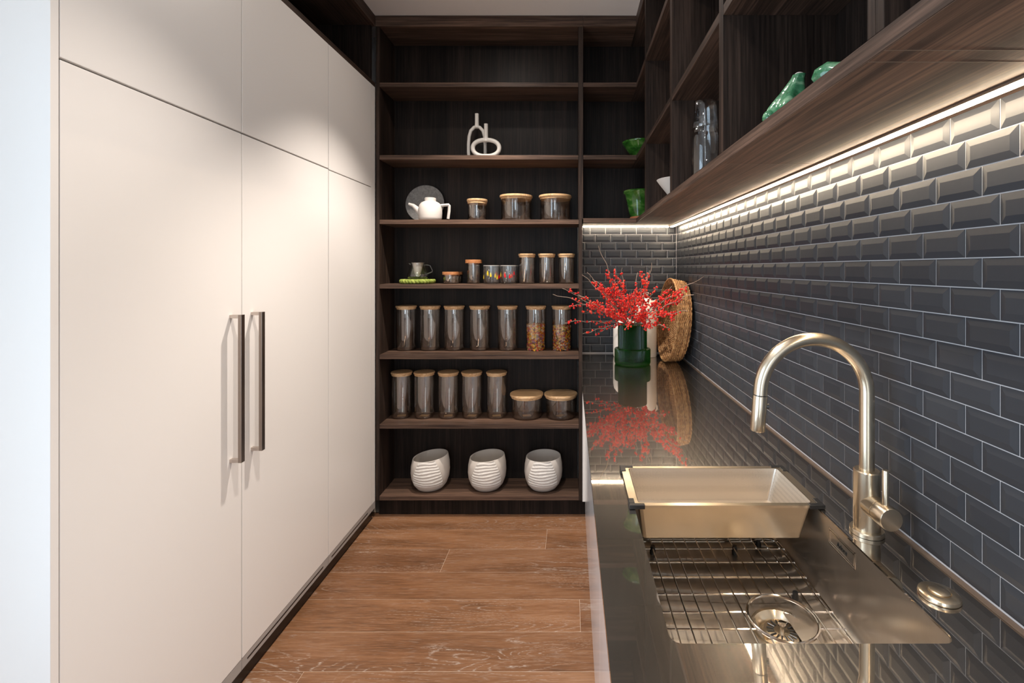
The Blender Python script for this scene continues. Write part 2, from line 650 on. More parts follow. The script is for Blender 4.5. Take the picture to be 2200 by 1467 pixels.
def tile_geo(g, w, h):
    """in local axes: u along x, v along z, out along -y"""
    hw, hh, bw = w / 2, h / 2, min(0.0125, w * 0.3)
    v = []
    for (iu, iv, d) in ((0, 0, 0.004), (0, 0, -0.0005), (bw, bw, -0.0036)):
        for su, sv in ((-1, -1), (1, -1), (1, 1), (-1, 1)):
            v.append((su * (hw - iu), d, sv * (hh - iv)))
    f = [(8, 9, 10, 11)]
    for k in (0, 4):
        for i in range(4):
            j = (i + 1) % 4
            f.append((k + i, k + j, k + 4 + j, k + 4 + i))
    return g.add(v, f)


tile_cache = {}


def tile_mesh(w):
    key = round(w, 4)
    if key not in tile_cache:
        tile_cache[key] = tile_geo(G(), w, TH - 0.002).mesh('tile', M['tile'], smooth=0)
    return tile_cache[key]


def spans(lo, hi, phase):
    k = math.floor((lo - phase) / TP)
    out = []
    while phase + k * TP < hi:
        a, b = max(lo, phase + k * TP + 0.001), min(hi, phase + (k + 1) * TP - 0.001)
        if b - a > 0.006:
            out.append((a, b))
        k += 1
    return out


right_tiles = []
for r in range(16):
    zc = ZTOP - TH / 2 - r * TH
    for a, b in spans(0.30, YB - 0.001, 0.7767 - 0.034 * r):
        right_tiles.append(((b - a) * 1.0 / max(0.6, (a + b) / 2) ** 2 * (1 if b > 0.74 else 0.2), (a + b) / 2, b - a, zc))
right_tiles.sort(key=lambda q: -q[0])
for _, yc, w, zc in right_tiles[:295]:
    o = bpy.data.objects.new('tile', tile_mesh(w))
    link(o, wall_right)
    o.location = (XR, yc, zc)
    o.rotation_euler = (0, 0, -pi / 2)          # outward -y turned to -x
far = G()
for _, yc, w, zc in right_tiles[295:]:
    far.m = Matrix.Translation((XR, yc, zc)) @ Matrix.Rotation(-pi / 2, 4, 'Z')
    tile_geo(far, w, TH - 0.002)
far.build('far_tiles', M['tile'], wall_right, smooth=0, kind='stuff')
for r in range(16):
    zc = ZTOP - TH / 2 - r * TH
    ph = 0.1286 + 0.034 * (r % 3 if r % 3 < 2 else -1)
    for a, b in spans(0.078, XR - 0.004, ph):
        o = bpy.data.objects.new('tile', tile_mesh(b - a))
        link(o, wall_back)
        o.location = ((a + b) / 2, YB, zc)
struct(G().box(0.690, 0.7002, 0.0, YB, ZC + 0.0002, ZC + 0.0032).build('trim_1', M['sealant'], smooth=0))

# ------------------------------------------------------------------ tall cream cabinets on the left
GAP = 0.0022
ZD0, ZD1, ZD2, ZD3 = 0.110, 1.993, 1.999, 2.604


def tall_cabinet(y0, y1, label, gable=False, filler=0, handle=None, seam=0.006):
    t = thing('tall_cabinet', label, 'cabinet', (XL - 0.3, (y0 + y1) / 2, 0), world=True, group='tall cream cabinets')
    c = G().box(-1.78, -1.206, y0 + 0.001, y1 - 0.001, 0.11, ZD3 - 0.001)
    c.build('carcass', M['lacquer'], t, smooth=0)
    G().box(-1.74, -1.201, y0, y1 + filler, 0.0005, 0.109).build('kickboard', M['black_kick'], t, smooth=0)
    r = G().box(-1.2005, XL - 0.001, y0 + 0.001, y1 + filler - 0.001, 0.068, 0.1085)
    rail = r.build('bottom_rail', M['grey_rail'], t, smooth=0)
    if not gable:
        G().box(XL - 0.002, XL - 0.0003, y0 + 0.03, y1 - 0.05, 0.084, 0.090).build('vent_slot', M['black_kick'], rail, smooth=0).location = (0, 0, 0)
    d = G().box(-1.202, XL, y0 + GAP, y1 - GAP, ZD0, ZD1 - (0.003 if seam < 0.005 else 0) + 0.0)
    door = d.build('door', M['lacquer'], t, smooth=0, bevel=0.0012)
    u = G().box(-1.202, XL, y0 + GAP, y1 - GAP, ZD2 - (0.004 if seam < 0.005 else 0), ZD3)
    u.build('upper_door', M['lacquer'], t, smooth=0, bevel=0.0012)
    if gable:
        G().box(-1.795, XL, 1.0808, 1.0990, 0.0005, ZD3).build('side_panel', M['lacquer'], t, smooth=0, bevel=0.001)
    if filler:
        G().box(-1.21, XL - 0.001, y1 + 0.001, y1 + filler - 0.002, 0.11, ZD3).build('filler_panel', M['lacquer'], t, smooth=0)
    if handle:
        h0, h1 = 0.838, 1.350
        bar = G().box(-1.150, -1.138, handle - 0.009, handle + 0.009, h0, h1)
        hb = bar.build('handle', M['dark_bar'], door, smooth=0, bevel=0.0008)
        for z in (h0 + 0.006, h1 - 0.006):
            p = G()
            p.box(XL - 0.001, -1.150, handle - 0.008, handle + 0.006, z - 0.006, z + 0.006)
            p.build('handle_post', M['lightbar'], door, smooth=0, bevel=0.0008)
    return t


tall_cabinet(1.0995, 1.711, 'tall cream cabinet with long bar handle, nearest unit ending in the side panel', gable=True, handle=1.656)
tall_cabinet(1.711, 2.324, 'tall cream cabinet with long bar handle, middle unit of the run', handle=1.766)
tall_cabinet(2.324, 2.823, 'narrow tall cream cabinet without handle, beside the dark open shelves', filler=0.056, seam=0.004)

# dark open niche above the cabinets
t = thing('overhead_shelf', 'dark wooden open compartment running above the cream cabinets up to ceiling', 'shelf', (-1.48, 1.98, ZD3), world=True)
G().box(-1.795, XL, 1.081, 2.879, 2.606, 2.630).build('base_board', M['wood_lit_y'], t, smooth=0, bevel=0.0008)
G().box(-1.795, -1.775, 1.081, 2.879, 2.6305, 3.036).build('back_panel', M['wood_shade'], t, smooth=0)
G().box(-1.795, XL, 1.081, 2.879, 2.972, 3.038).build('header', M['wood_lit_y'], t, smooth=0, bevel=0.0008)
G().box(-1.774, XL - 0.001, 1.081, 1.101, 2.6305, 2.971).build('end_panel', M['wood_shade'], t, smooth=0)
G().box(-1.774, XL - 0.021, 2.860, 2.879, 2.6305, 2.971).build('end_panel', M['wood_shade'], t, smooth=0)

# ------------------------------------------------------------------ tall dark shelving at the end
SHELF_TOP = [2.635, 2.196, 1.806, 1.4158, 0.9896, 0.569]
SX0, SX1 = -1.156, 0.050
TK = 0.0265
su = thing('bookcase', 'tall dark wooden open shelving filling the end wall with jars on it', 'shelving', (-0.55, 3.0, 0), world=True)
G().box(-1.177, SX0, YS, YB - 0.005, 0.109, 2.972).build('side_panel', M['wood_z'], su, smooth=0, bevel=0.0008)
G().box(SX1, 0.0695, YS, YB - 0.005, 0.109, 1.8115).build('side_panel', M['wood_z'], su, smooth=0, bevel=0.0008)
G().box(SX1 - 0.003, 0.0755, YS, YB - 0.005, 1.812, 2.972).build('side_panel', M['wood_z'], su, smooth=0, bevel=0.0008)
G().box(SX0, SX1 - 0.0035, 3.128, YB + 0.006, 0.109, 2.972).build('back_panel', M['wood_shade'], su, smooth=0)
for z in SHELF_TOP:
    x1 = SX1 - (0.0 if z < 1.81 else 0.003)
    G().box(SX0 + 0.0005, x1 - 0.0005, YS + 0.001, 3.1275, z - TK, z).build('shelf', M['wood_lit_x'], su, smooth=0, bevel=0.0008)
G().box(SX0 + 0.0005, SX1 - 0.0005, YS + 0.001, 3.1275, 0.109, 0.135).build('base_shelf', M['wood_lit_x'], su, smooth=0, bevel=0.0008)
G().box(-1.179, 0.0755, YS - 0.001, YB + 0.006, 2.9725, 3.038).build('header', M['wood_lit_x'], su, smooth=0, bevel=0.0008)
G().box(-1.178, 0.0865, 2.93, 2.95, 0.0008, 0.1085).build('kickboard', M['wood_shade'], su, smooth=0)

# ------------------------------------------------------------------ L-shaped wall shelves (right wall and return)
wu = thing('wall_shelf', 'dark wooden wall shelves with square compartments above the tiled splashback', 'shelf', (0.55, 1.6, ZU), world=True)
YN = -0.02
WX = 0.705
bot = G()
bot.box(XU, WX, YN, 3.155, ZU, ZU + 0.0265)
G().box(0.0765, XU - 0.0003, YS + 0.0005, 3.155, ZU, ZU + 0.0265).build('return_bottom_panel', M['wood_lit_x'], wu, smooth=0, bevel=0.0006)
bot.build('bottom_panel', M['wood_lit_y'], wu, smooth=0, bevel=0.0006)
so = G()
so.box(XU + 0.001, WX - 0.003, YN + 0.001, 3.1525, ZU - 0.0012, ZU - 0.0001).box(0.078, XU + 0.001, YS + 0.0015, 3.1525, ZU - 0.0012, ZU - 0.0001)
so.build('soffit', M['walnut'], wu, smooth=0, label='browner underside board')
hd = G()
hd.box(XU - 0.001, WX, YN, 3.155, 2.9725, 3.038)
G().box(0.0765, XU - 0.0013, YS - 0.0005, 3.155, 2.9725, 3.038).build('return_header', M['wood_lit_x'], wu, smooth=0, bevel=0.0006)
hd.build('header', M['wood_lit_y'], wu, smooth=0, bevel=0.0006)
G().box(WX - 0.014, WX, YN, 3.155, ZU + 0.027, 2.972).build('back_panel', M['wood_shade'], wu, smooth=0)
G().box(0.0765, WX - 0.0145, 3.141, 3.155, ZU + 0.027, 2.972).build('back_panel', M['wood_shade'], wu, smooth=0)
DIV = [(0.604, 0.638), (1.241, 1.276), (1.872, 1.906), (2.520, 2.554)]
for a, b in DIV + [(YN, YN + 0.018)]:
    mid = (a + b) / 2
    G().box(XU, WX - 0.0145, a, mid - 0.0004, ZU + 0.027, 2.972).build('divider', M['wood_z'], wu, smooth=0, bevel=0.0007)
    if b - a > 0.02:
        G().box(XU, WX - 0.0145, mid + 0.0004, b, ZU + 0.027, 2.972).build('divider', M['wood_z'], wu, smooth=0, bevel=0.0007)
edges = [YN + 0.018] + [e for d in DIV for e in d] + [3.1405]
for i in range(0, len(edges), 2):
    for z in (2.196, 2.635):
        g = G().box(XU + 0.0005, WX - 0.0145, edges[i] + 0.0004, edges[i + 1] - 0.0004, z - TK, z)
        if i == len(edges) - 2:
            G().box(0.0765, XU + 0.0003, YS + 0.0005, 3.1405, z - TK, z).build('return_shelf', M['wood_lit_x'], wu, smooth=0, bevel=0.0007)
        g.build('shelf', M['wood_lit_y'], wu, smooth=0, bevel=0.0007)
# pale joint lines of the cabinet bottoms
for a, b in DIV:
    jl = G()
    for y in ((a, b) if a < 1 else ((a + b) / 2,)):
        jl.box(XU + 0.001, 0.640, y - 0.0007, y + 0.0007, ZU - 0.0016, ZU - 0.0013)
    jl.build('joint_line', M['joint'], wu, smooth=0)

# LED light strips
t = thing('led_strip', 'long warm glowing light strip under the wall shelves along the right wall', 'light strip', (0.655, 1.5, ZU - 0.01), world=True)
G().box(0.6485, 0.6635, 0.0, 3.10, ZU - 0.0030, ZU - 0.0014).box(0.6462, 0.6476, 0.0, 3.10, ZU - 0.0066, ZU - 0.0014).build('channel', M['alu'], t, smooth=0)
G().box(0.648, 0.664, 0.0, 3.10, ZU - 0.0090, ZU - 0.0031).build('diffuser', M['led'], t, smooth=0)
t = thing('led_strip', 'short warm glowing light strip under the shelf on the tiled end wall', 'light strip', (0.35, 3.115, ZU - 0.01), world=True)
G().box(0.080, 0.640, 3.112, 3.122, ZU - 0.0030, ZU - 0.0014).build('channel', M['alu'], t, smooth=0)
G().box(0.080, 0.640, 3.1115, 3.1225, ZU - 0.0080, ZU - 0.0031).build('diffuser', M['led'], t, smooth=0)

# ------------------------------------------------------------------ base cabinets and steel worktop
XD = 0.0870
bl = ['glossy white base cabinet below the worktop, beside the dark shelves', 'glossy white base cabinet below the worktop with the berry vase above its edge',
      'glossy white base cabinet holding the steel sink', 'glossy white base cabinet below the worktop nearest the viewer']
by = [2.862, 2.14, 1.42, 0.70, -0.02]
for k in range(4):
    y1, y0 = by[k], by[k + 1]
    t = thing('base_cabinet', bl[k], 'cabinet', (0.4, (y0 + y1) / 2, 0), world=True, group='glossy white base cabinets')
    s = G().box(XD + 0.02, 0.69, y0 + 0.0005, y0 + 0.012, 0.09, ZC - 0.026).box(XD + 0.02, 0.69, y1 - 0.012, y1 - 0.0005, 0.09, ZC - 0.026)
    s.box(XD + 0.02, 0.69, y0 + 0.012, y1 - 0.012, 0.09, 0.106)
    s.build('carcass', M['gloss_white'], t, smooth=0)
    G().box(XD, XD + 0.0195, y0 + 0.0006, y1 - 0.0006, 0.028, ZC - 0.028).build('door', M['gloss_white'], t, smooth=0, bevel=0.0006)
    G().box(XD + 0.003, XD + 0.0195, y0 + 0.0006, y1 - 0.0006, 0.0008, 0.0275).build('kickboard', M['gloss_white'], t, smooth=0)
tag(G().box(0.0715, 0.0985, 2.8635, 2.8795, 0.110, ZC - 0.028).build('filler_panel', M['lacquer'], smooth=0, bevel=0.0006),
    'narrow cream upright filler panel between dark shelving and the steel worktop', 'panel')

SKX0, SKX1, SKY0, SKY1 = 0.150, 0.579, 0.712, 1.332


def rrect(x0, x1, y0, y1, r, z, n=6):
    pts = []
    for cx, cy, a0 in ((x1 - r, y1 - r, 0), (x0 + r, y1 - r, pi / 2), (x0 + r, y0 + r, pi), (x1 - r, y0 + r, 1.5 * pi)):
        for i in range(n + 1):
            a = a0 + (pi / 2) * i / n
            pts.append((cx + r * cos(a), cy + r * sin(a), z))
    return pts


wt = thing('worktop', 'scuffed stainless steel worktop along the tiled wall', 'worktop', (0.4, 1.5, ZC), world=True)
g = G()
n = 6
hole = rrect(SKX0, SKX1, SKY0, SKY1, 0.018, ZC, n)
OX0, OX1, OY0, OY1 = 0.055, 0.7015, 0.55, 1.50
outer = [(OX1, OY1, ZC), (OX0, OY1, ZC), (OX0, OY0, ZC), (OX1, OY0, ZC)]
vs = list(hole) + outer
N = len(hole)
fs = []
for c in range(4):
    for i in range(n):
        fs.append((c * (n + 1) + i, N + c, c * (n + 1) + i + 1))
    e = c * (n + 1) + n
    fs.append((e, N + c, N + (c + 1) % 4, (e + 1) % N))
fs = [f[::-1] for f in fs]
g.add(vs, fs)
lip = rrect(SKX0, SKX1, SKY0, SKY1, 0.018, ZC - 0.004, n)
g.add(list(hole) + list(lip), [(i, (i + 1) % N, N + (i + 1) % N, N + i) for i in range(N)])
g.add([(OX0, -0.05, ZC), (OX1, -0.05, ZC), (OX1, OY0, ZC), (OX0, OY0, ZC)], [(0, 1, 2, 3)])
g.add([(OX0, OY1, ZC), (OX1, OY1, ZC), (OX1, YS, ZC), (OX0, YS, ZC)], [(0, 1, 2, 3)])
g.add([(0.0705, YS, ZC), (OX1, YS, ZC), (OX1, YB + 0.001, ZC), (0.0705, YB + 0.001, ZC)], [(0, 1, 2, 3)])
g.add([(OX0, -0.05, ZC), (OX0, YS - 0.0005, ZC), (OX0, YS - 0.0005, ZC - 0.012), (OX0, -0.05, ZC - 0.012)], [(0, 1, 2, 3)])
g.build('steel_sheet', M['steel_top'], wt, smooth=0)
b = G()
b.box(0.0565, 0.147, -0.05, YS - 0.0006, ZC - 0.024, ZC - 0.0015).box(0.585, 0.70, -0.05, YS - 0.0006, ZC - 0.024, ZC - 0.0015)
b.box(0.147, 0.585, -0.05, 0.705, ZC - 0.024, ZC - 0.0015).box(0.147, 0.585, 1.34, YS - 0.0006, ZC - 0.024, ZC - 0.0015)
b.build('core_board', M['wood_lit_y'], wt, smooth=0)

# sink
sk = thing('kitchen_sink', 'large rectangular stainless steel sink bowl set into the worktop', 'sink', (0.365, 1.02, 0.76), world=True)
DRX, DRY, ZS = 0.442, 0.997, 0.755
loops = [(0.0, 0.0, 0.018, ZC - 0.004), (0.001, 0.0, 0.020, ZC - 0.03), (0.004, 0, 0.028, 0.800)]
for i in range(1, 7):
    a = (pi / 2) * i / 6
    loops.append((0.004 + 0.030 * (1 - cos(a)), 0, 0.028 + 0.020 * (i / 6), 0.800 - 0.036 * sin(a)))
vs, fs = [], []
n = 8
for ins, _, r, z in loops:
    vs += rrect(SKX0 + ins, SKX1 - ins, SKY0 + ins, SKY1 - ins, r, z, n)
N = 4 * (n + 1)
base_in = vs[-N:]
for f_, zz in ((0.5, 0.760), (1.0, ZS)):
    for p in base_in:
        d = Vector((p[0] - DRX, p[1] - DRY, 0))
        q = Vector((DRX, DRY, 0)) + d.normalized() * 0.062
        vs.append((p[0] + (q.x - p[0]) * f_, p[1] + (q.y - p[1]) * f_, zz))
nl = len(loops) + 2
for k in range(nl - 1):
    for i in range(N):
        j = (i + 1) % N
        fs.append((k * N + i, k * N + j, (k + 1) * N + j, (k + 1) * N + i))
G().add(vs, fs).build('basin', M['steel_sink'], sk, smooth=50)
dr = G().lathe([(0.064, 0.0), (0.062, 0.0022), (0.056, 0.0020), (0.048, -0.006), (0.044, -0.012), (0.040, -0.012), (0.036, -0.004), (0.034, -0.003), (0, -0.003)],
               48, (DRX, DRY, ZS))
strainer = dr.build('drain_strainer', M['nickel'], sk)
sl = G()
for i in range(16):
    a = 2 * pi * i / 16
    p0 = Vector((DRX + 0.016 * cos(a), DRY + 0.016 * sin(a), ZS - 0.0022))
    p1 = Vector((DRX + 0.030 * cos(a), DRY + 0.030 * sin(a), ZS - 0.0022))
    sl.tube([p0, p1], 0.0016, 6)
sl.build('strainer_slots', M['black_plastic'], strainer, smooth=0)
kn = G().lathe([(0, 0.016), (0.007, 0.015), (0.008, 0.012), (0.004, 0.009), (0.004, -0.004)], 20, (DRX, DRY, ZS))
kn.build('strainer_knob', M['chrome'], strainer)
# maker's plate on the right-hand wall
pf = G()
PX, PY0, PY1, PZ0, PZ1 = SKX1 - 0.0015, 0.968, 1.066, 0.8975, 0.9325
for d in (0, 0.0045):
    w = 0.0013
    pf.box(PX - 0.0008, PX, PY0 + d, PY1 - d, PZ0 + d, PZ0 + d + w).box(PX - 0.0008, PX, PY0 + d, PY1 - d, PZ1 - d - w, PZ1 - d)
    pf.box(PX - 0.0008, PX, PY0 + d, PY0 + d + w, PZ0 + d, PZ1 - d).box(PX - 0.0008, PX, PY1 - d - w, PY1 - d, PZ0 + d, PZ1 - d)
plate = pf.build('name_plate', M['chrome'], sk, smooth=0)


def text(name, body, size, mat, parent, mtx, ext=0.0003):
    c = bpy.data.curves.new(name, 'FONT')
    c.body = body
    c.size = size
    c.extrude = ext
    c.align_x = 'CENTER'
    c.align_y = 'CENTER'
    c.materials.append(mat)
    tmp = bpy.data.objects.new(name, c)
    COL.objects.link(tmp)
    dg = bpy.context.evaluated_depsgraph_get()
    me = bpy.data.meshes.new_from_object(tmp.evaluated_get(dg))
    bpy.data.objects.remove(tmp)
    me.transform(mtx)
    o = bpy.data.objects.new(name, me)
    link(o, parent)
    if parent.parent is not None:
        o.location = (0, 0, 0)
    return o


par = Matrix.Translation(-Vector(sk.location))
rot_w = Matrix(((0, 0, -1, 0), (-1, 0, 0, 0), (0, 1, 0, 0), (0, 0, 0, 1)))
tx = text('lettering', 'Adore', 0.0145, M['black_plastic'], plate, Matrix.Translation((PX - 0.0004, 1.014, 0.914)) @ rot_w)
for i, ch in enumerate('Stainless'):
    a = radians(62 - i * 11.5)
    mt = Matrix.Translation((DRX + 0.0555 * cos(a), DRY + 0.0555 * sin(a), ZS + 0.0026)) @ Matrix.Rotation(a - pi / 2, 4, 'Z')
    text('lettering', ch, 0.0105, M['alu'], strainer, mt)

# sink grid of wires
ZG = 0.778
gr = thing('sink_grid', 'chrome wire grid with drain ring lying in the bottom of the sink', 'sink grid', (0.36, 1.02, ZG), world=True)
WR = 0.0018
GX0, GX1, GY0, GY1 = 0.172, 0.560, 0.745, 1.298
RCX, RCY, RR = 0.443, 0.998, 0.0690


def clipped(p, q):
    """the parts of segment pq outside the ring"""
    p, q = Vector(p), Vector(q)
    d = q - p
    c = Vector((RCX, RCY, p.z))
    a, b, cc = d.dot(d), 2 * d.dot(p - c), (p - c).dot(p - c) - RR * RR
    disc = b * b - 4 * a * cc
    if disc <= 0:
        return [(p, q)]
    t0, t1 = (-b - sqrt(disc)) / (2 * a), (-b + sqrt(disc)) / (2 * a)
    return [(p, p + d * t0), (p + d * t1, q)]


for i in range(13):
    x = GX0 + 0.012 + i * 0.0303
    for p, q in clipped((x, GY0, ZG + WR), (x, GY1, ZG + WR)):
        G().cyl(p, q, WR, 6).build('wire', M['chrome'], gr)
for y in (0.80, 0.925, 0.970, 1.018, 1.0745, 1.1335, 1.192, 1.2497, 1.283):
    for p, q in clipped((GX0, y, ZG - WR), (GX1, y, ZG - WR)):
        G().cyl(p, q, WR * 1.25, 6).build('wire', M['chrome'], gr)
G().tube(rrect(GX0, GX1, GY0, GY1, 0.03, ZG - 0.004, 6), WR * 1.3, 6, closed=True).build('border_wire', M['chrome'], gr)
G().tube([(RCX + RR * cos(2 * pi * i / 48), RCY + RR * sin(2 * pi * i / 48), ZG + 0.001) for i in range(48)], 0.0032, 8, closed=True).build('drain_ring', M['chrome'], gr)
for x, y in ((0.215, 0.80), (0.505, 0.80), (0.505, 1.071), (0.430, 1.2497), (0.215, 1.2497), (0.500, 1.27)):
    G().lathe([(0, -0.0175), (0.007, -0.0175), (0.0075, -0.006), (0.0055, 0.006), (0, 0.006)], 12, (x, y, ZG)).build('rubber_foot', M['black_plastic'], gr)

# colander tray
co = thing('colander', 'rectangular perforated steel colander tray with black corner clips across the sink', 'colander', (0.36, 1.22, ZC), world=True)
CX0, CX1, CY0, CY1, CZR = 0.140, 0.5895, 1.110, 1.331, ZC + 0.0085
o1 = rrect(CX0, CX1, CY0, CY1, 0.012, CZR, 4)
o2 = rrect(CX0, CX1, CY0, CY1, 0.012, CZR - 0.006, 4)
i1 = rrect(CX0 + 0.019, CX1 - 0.019, CY0 + 0.013, CY1 - 0.013, 0.010, CZR, 4)
i2 = rrect(CX0 + 0.019, CX1 - 0.019, CY0 + 0.013, CY1 - 0.013, 0.010, CZR - 0.006, 4)
N = len(o1)
ring = lambda a, b: [(a + i, a + (i + 1) % N, b + (i + 1) % N, b + i) for i in range(N)]
G().add(o1 + o2 + i1 + i2, ring(N, 0) + ring(0, 2 * N) + ring(3 * N, 2 * N) + ring(3 * N, N)).build('rim', M['nickel'], co, smooth=0)


def tray(ins0, ins1, zt, zb):
    a = rrect(CX0 + 0.019 + ins0, CX1 - 0.019 - ins0, CY0 + 0.013 + ins0, CY1 - 0.013 - ins0, 0.010, zt, 4)
    c = rrect(CX0 + 0.030 + ins1, CX1 - 0.042 - ins1, CY0 + 0.020 + ins1, CY1 - 0.020 - ins1, 0.010, zb, 4)
    return G().add(a + c, ring(0, N) + [tuple(range(N, 2 * N))])


tray(0.0, 0.0, CZR - 0.001, ZC - 0.078).build('body', M['nickel'], co, smooth=0)
tray(0.0012, 0.0012, CZR - 0.0005, ZC - 0.0768).build('perforated_lining', M['perforated'], co, smooth=0)
for sx, sy in ((0, 0), (1, 0), (0, 1), (1, 1)):
    x0, y0 = (CX0, CY0) if True else 0
    xa = CX0 - 0.003 if sx == 0 else CX1 + 0.003
    ya = CY0 - 0.003 if sy == 0 else CY1 + 0.003
    dx, dy = (1 if sx == 0 else -1), (1 if sy == 0 else -1)
    c = G()
    c.box(*sorted((xa, xa + dx * 0.036)), *sorted((ya, ya + dy * 0.012)), ZC + 0.0006, CZR + 0.0018)
    c.box(*sorted((xa, xa + dx * 0.014)), *sorted((ya + dy * 0.0122, ya + dy * 0.036)), ZC + 0.0006, CZR + 0.0018)
    c.build('corner_clip', M['black_plastic'], co, smooth=0, bevel=0.0012)

# faucet
FX, FY = 0.629, 1.012
fa = thing('kitchen_faucet', 'brushed nickel gooseneck faucet with side lever standing behind the sink', 'faucet', (FX, FY, ZC), world=True)
G().lathe([(0, 0.0006), (0.0325, 0.0006), (0.0325, 0.008), (0.031, 0.010), (0, 0.010)], 40, (FX, FY, ZC)).build('base_plate', M['nickel'], fa)
G().lathe([(0, 0.010), (0.0255, 0.010), (0.0255, 0.1315), (0.0235, 0.134), (0, 0.134)], 40, (FX, FY, ZC)).build('body', M['nickel'], fa)
AR = 0.113
pts = [(FX, FY, ZC + 0.13), (FX, FY, ZC + 0.2), (FX, FY, ZC + 0.297)]
amax = radians(176)
for i in range(1, 37):
    a = amax * i / 36
    pts.append((FX - AR + AR * cos(a), FY, ZC + 0.297 + AR * sin(a)))
end = Vector(pts[-1])
tdir = Vector((-sin(amax), 0, cos(amax)))
pts.append(end + tdir * 0.012)
G().tube(pts, 0.0143, 24).build('spout', M['nickel'], fa, smooth=40)
e2 = end + tdir * 0.012
G().cyl(e2, e2 + tdir * 0.002, 0.0138, 24).build('joint_ring', M['black_plastic'], fa)
hd_ = G().tube([e2 + tdir * 0.002, e2 + tdir * 0.004, e2 + tdir * 0.075, e2 + tdir * 0.077], [0.0143, 0.0150, 0.0152, 0.0140], 24).build('spray_head', M['nickel'], fa, smooth=40)
bp = e2 + tdir * 0.024
G().cyl(bp + Vector((0.010, -0.004, 0)), bp + Vector((0.0175, -0.006, 0)), 0.006, 14).build('spray_button', M['black_plastic'], hd_)
HZ = ZC + 0.0665
G().cyl((FX, FY - 0.010, HZ), (FX, FY - 0.044, HZ), 0.0225, 32).build('valve_collar', M['nickel'], fa, smooth=40)
hnd = G().tube([(FX, FY - 0.0445, HZ), (FX, FY - 0.0455, HZ), (FX, FY - 0.077, HZ), (FX, FY - 0.0785, HZ)], [0.0215, 0.0225, 0.0225, 0.0215], 32).build('handle', M['nickel'], fa, smooth=40)
G().tube([(FX, FY - 0.060, HZ + 0.018), (FX, FY - 0.060, HZ + 0.0895), (FX, FY - 0.060, HZ + 0.091)], [0.0058, 0.0062, 0.0055], 16).build('lever', M['nickel'], hnd)
# sink-top push button
t = thing('push_button', 'round nickel push button set in the worktop behind the sink', 'button', (0.629, 0.8135, ZC))
G().lathe([(0, 0.0006), (0.030, 0.0006), (0.031, 0.003), (0.030, 0.007), (0.026, 0.009), (0.0175, 0.0095), (0.0165, 0.008), (0, 0.008)], 40).build('flange', M['nickel'], t)
G().lathe([(0.0155, 0.007), (0.0155, 0.011), (0.013, 0.0125), (0, 0.013)], 32).build('button_cap', M['nickel'], t)

# ------------------------------------------------------------------ jars, glasses and crockery
def jar_body(r, h, wall=0.0022):
    p = [(0, 0), (r * 0.80, 0.0), (r * 0.93, 0.003), (r, 0.012), (r, h), (r - wall, h), (r - wall, 0.014), (r * 0.90, 0.006), (0, 0.005)]
    return G().lathe(p, 40)


def lid_two(r, h):
    """bamboo lid: wide disc over a narrower stepped disc"""
    return [(0, -0.003), (r * 0.88, -0.003), (r * 0.885, -0.0005), (r * 0.93, 0.0), (r * 0.935, h * 0.44), (r * 0.985, h * 0.47), (r, h * 0.55), (r, h - 0.002), (r - 0.002, h), (0, h)]


def make_jar(label, r, h, lr, lh, loc, group, mat='bamboo', base_square=False, rz=0.0, block=False):
    t = thing('storage_jar', label, 'jar', loc, rz, group)
    jar_body(r, h).build('glass_body', M['glass'], t, smooth=40)
    if block:
        pr = [(0, -0.008), (r * 0.86, -0.008), (r * 0.86, 0.0), (lr, 0.0), (lr, lh - 0.002), (lr - 0.002, lh), (0, lh)]
    else:
        pr = lid_two(lr, lh)
    lo = G().lathe(pr, 40).build('lid', M[mat], t)
    lo.location = (0, 0, h + 0.0003)
    if base_square:
        s = G().box(-0.026, 0.026, -0.020, 0.020, 0.0062, 0.0066).build('tan_square', M['tan_flat'], t, smooth=0)  # thin tan square lying in the bottom of the jar
        s.rotation_euler = (0, 0, 0.25)
    return t


E = 0.0006
# shelf with seven tall jars
z5 = SHELF_TOP[4] + E
px5 = [870.5, 922.2, 974.1, 1029.1, 1089.3, 1150.6, 1206.7]
lab5 = ['tall empty glass jar with bamboo lid, leftmost of the row of seven',
        'tall empty glass jar with bamboo lid, second from left in the row of seven',
        'tall empty glass jar with bamboo lid, third from left in the row of seven',
        'tall empty glass jar with bamboo lid, fourth in the row of seven',
        'tall empty glass jar with bamboo lid, left neighbour of the first cereal jar',
        'tall glass jar two thirds full of round colourful cereal loops',
        'tall glass jar half full of flat colourful cereal flakes under berry twigs']
Yj = 3.062
j0 = None
jars5 = []
for px, lb in zip(px5, lab5):
    loc = ((px - VX) * (Yj - 0.02) / F, Yj, z5)
    if j0 is None:
        j0 = make_jar(lb, 0.0625, 0.262, 0.0655, 0.0205, loc, 'tall jars on the shelf level with the worktop')
        jars5.append(j0)
    else:
        jars5.append(dup(j0, loc, lb, random.uniform(-0.4, 0.4)))


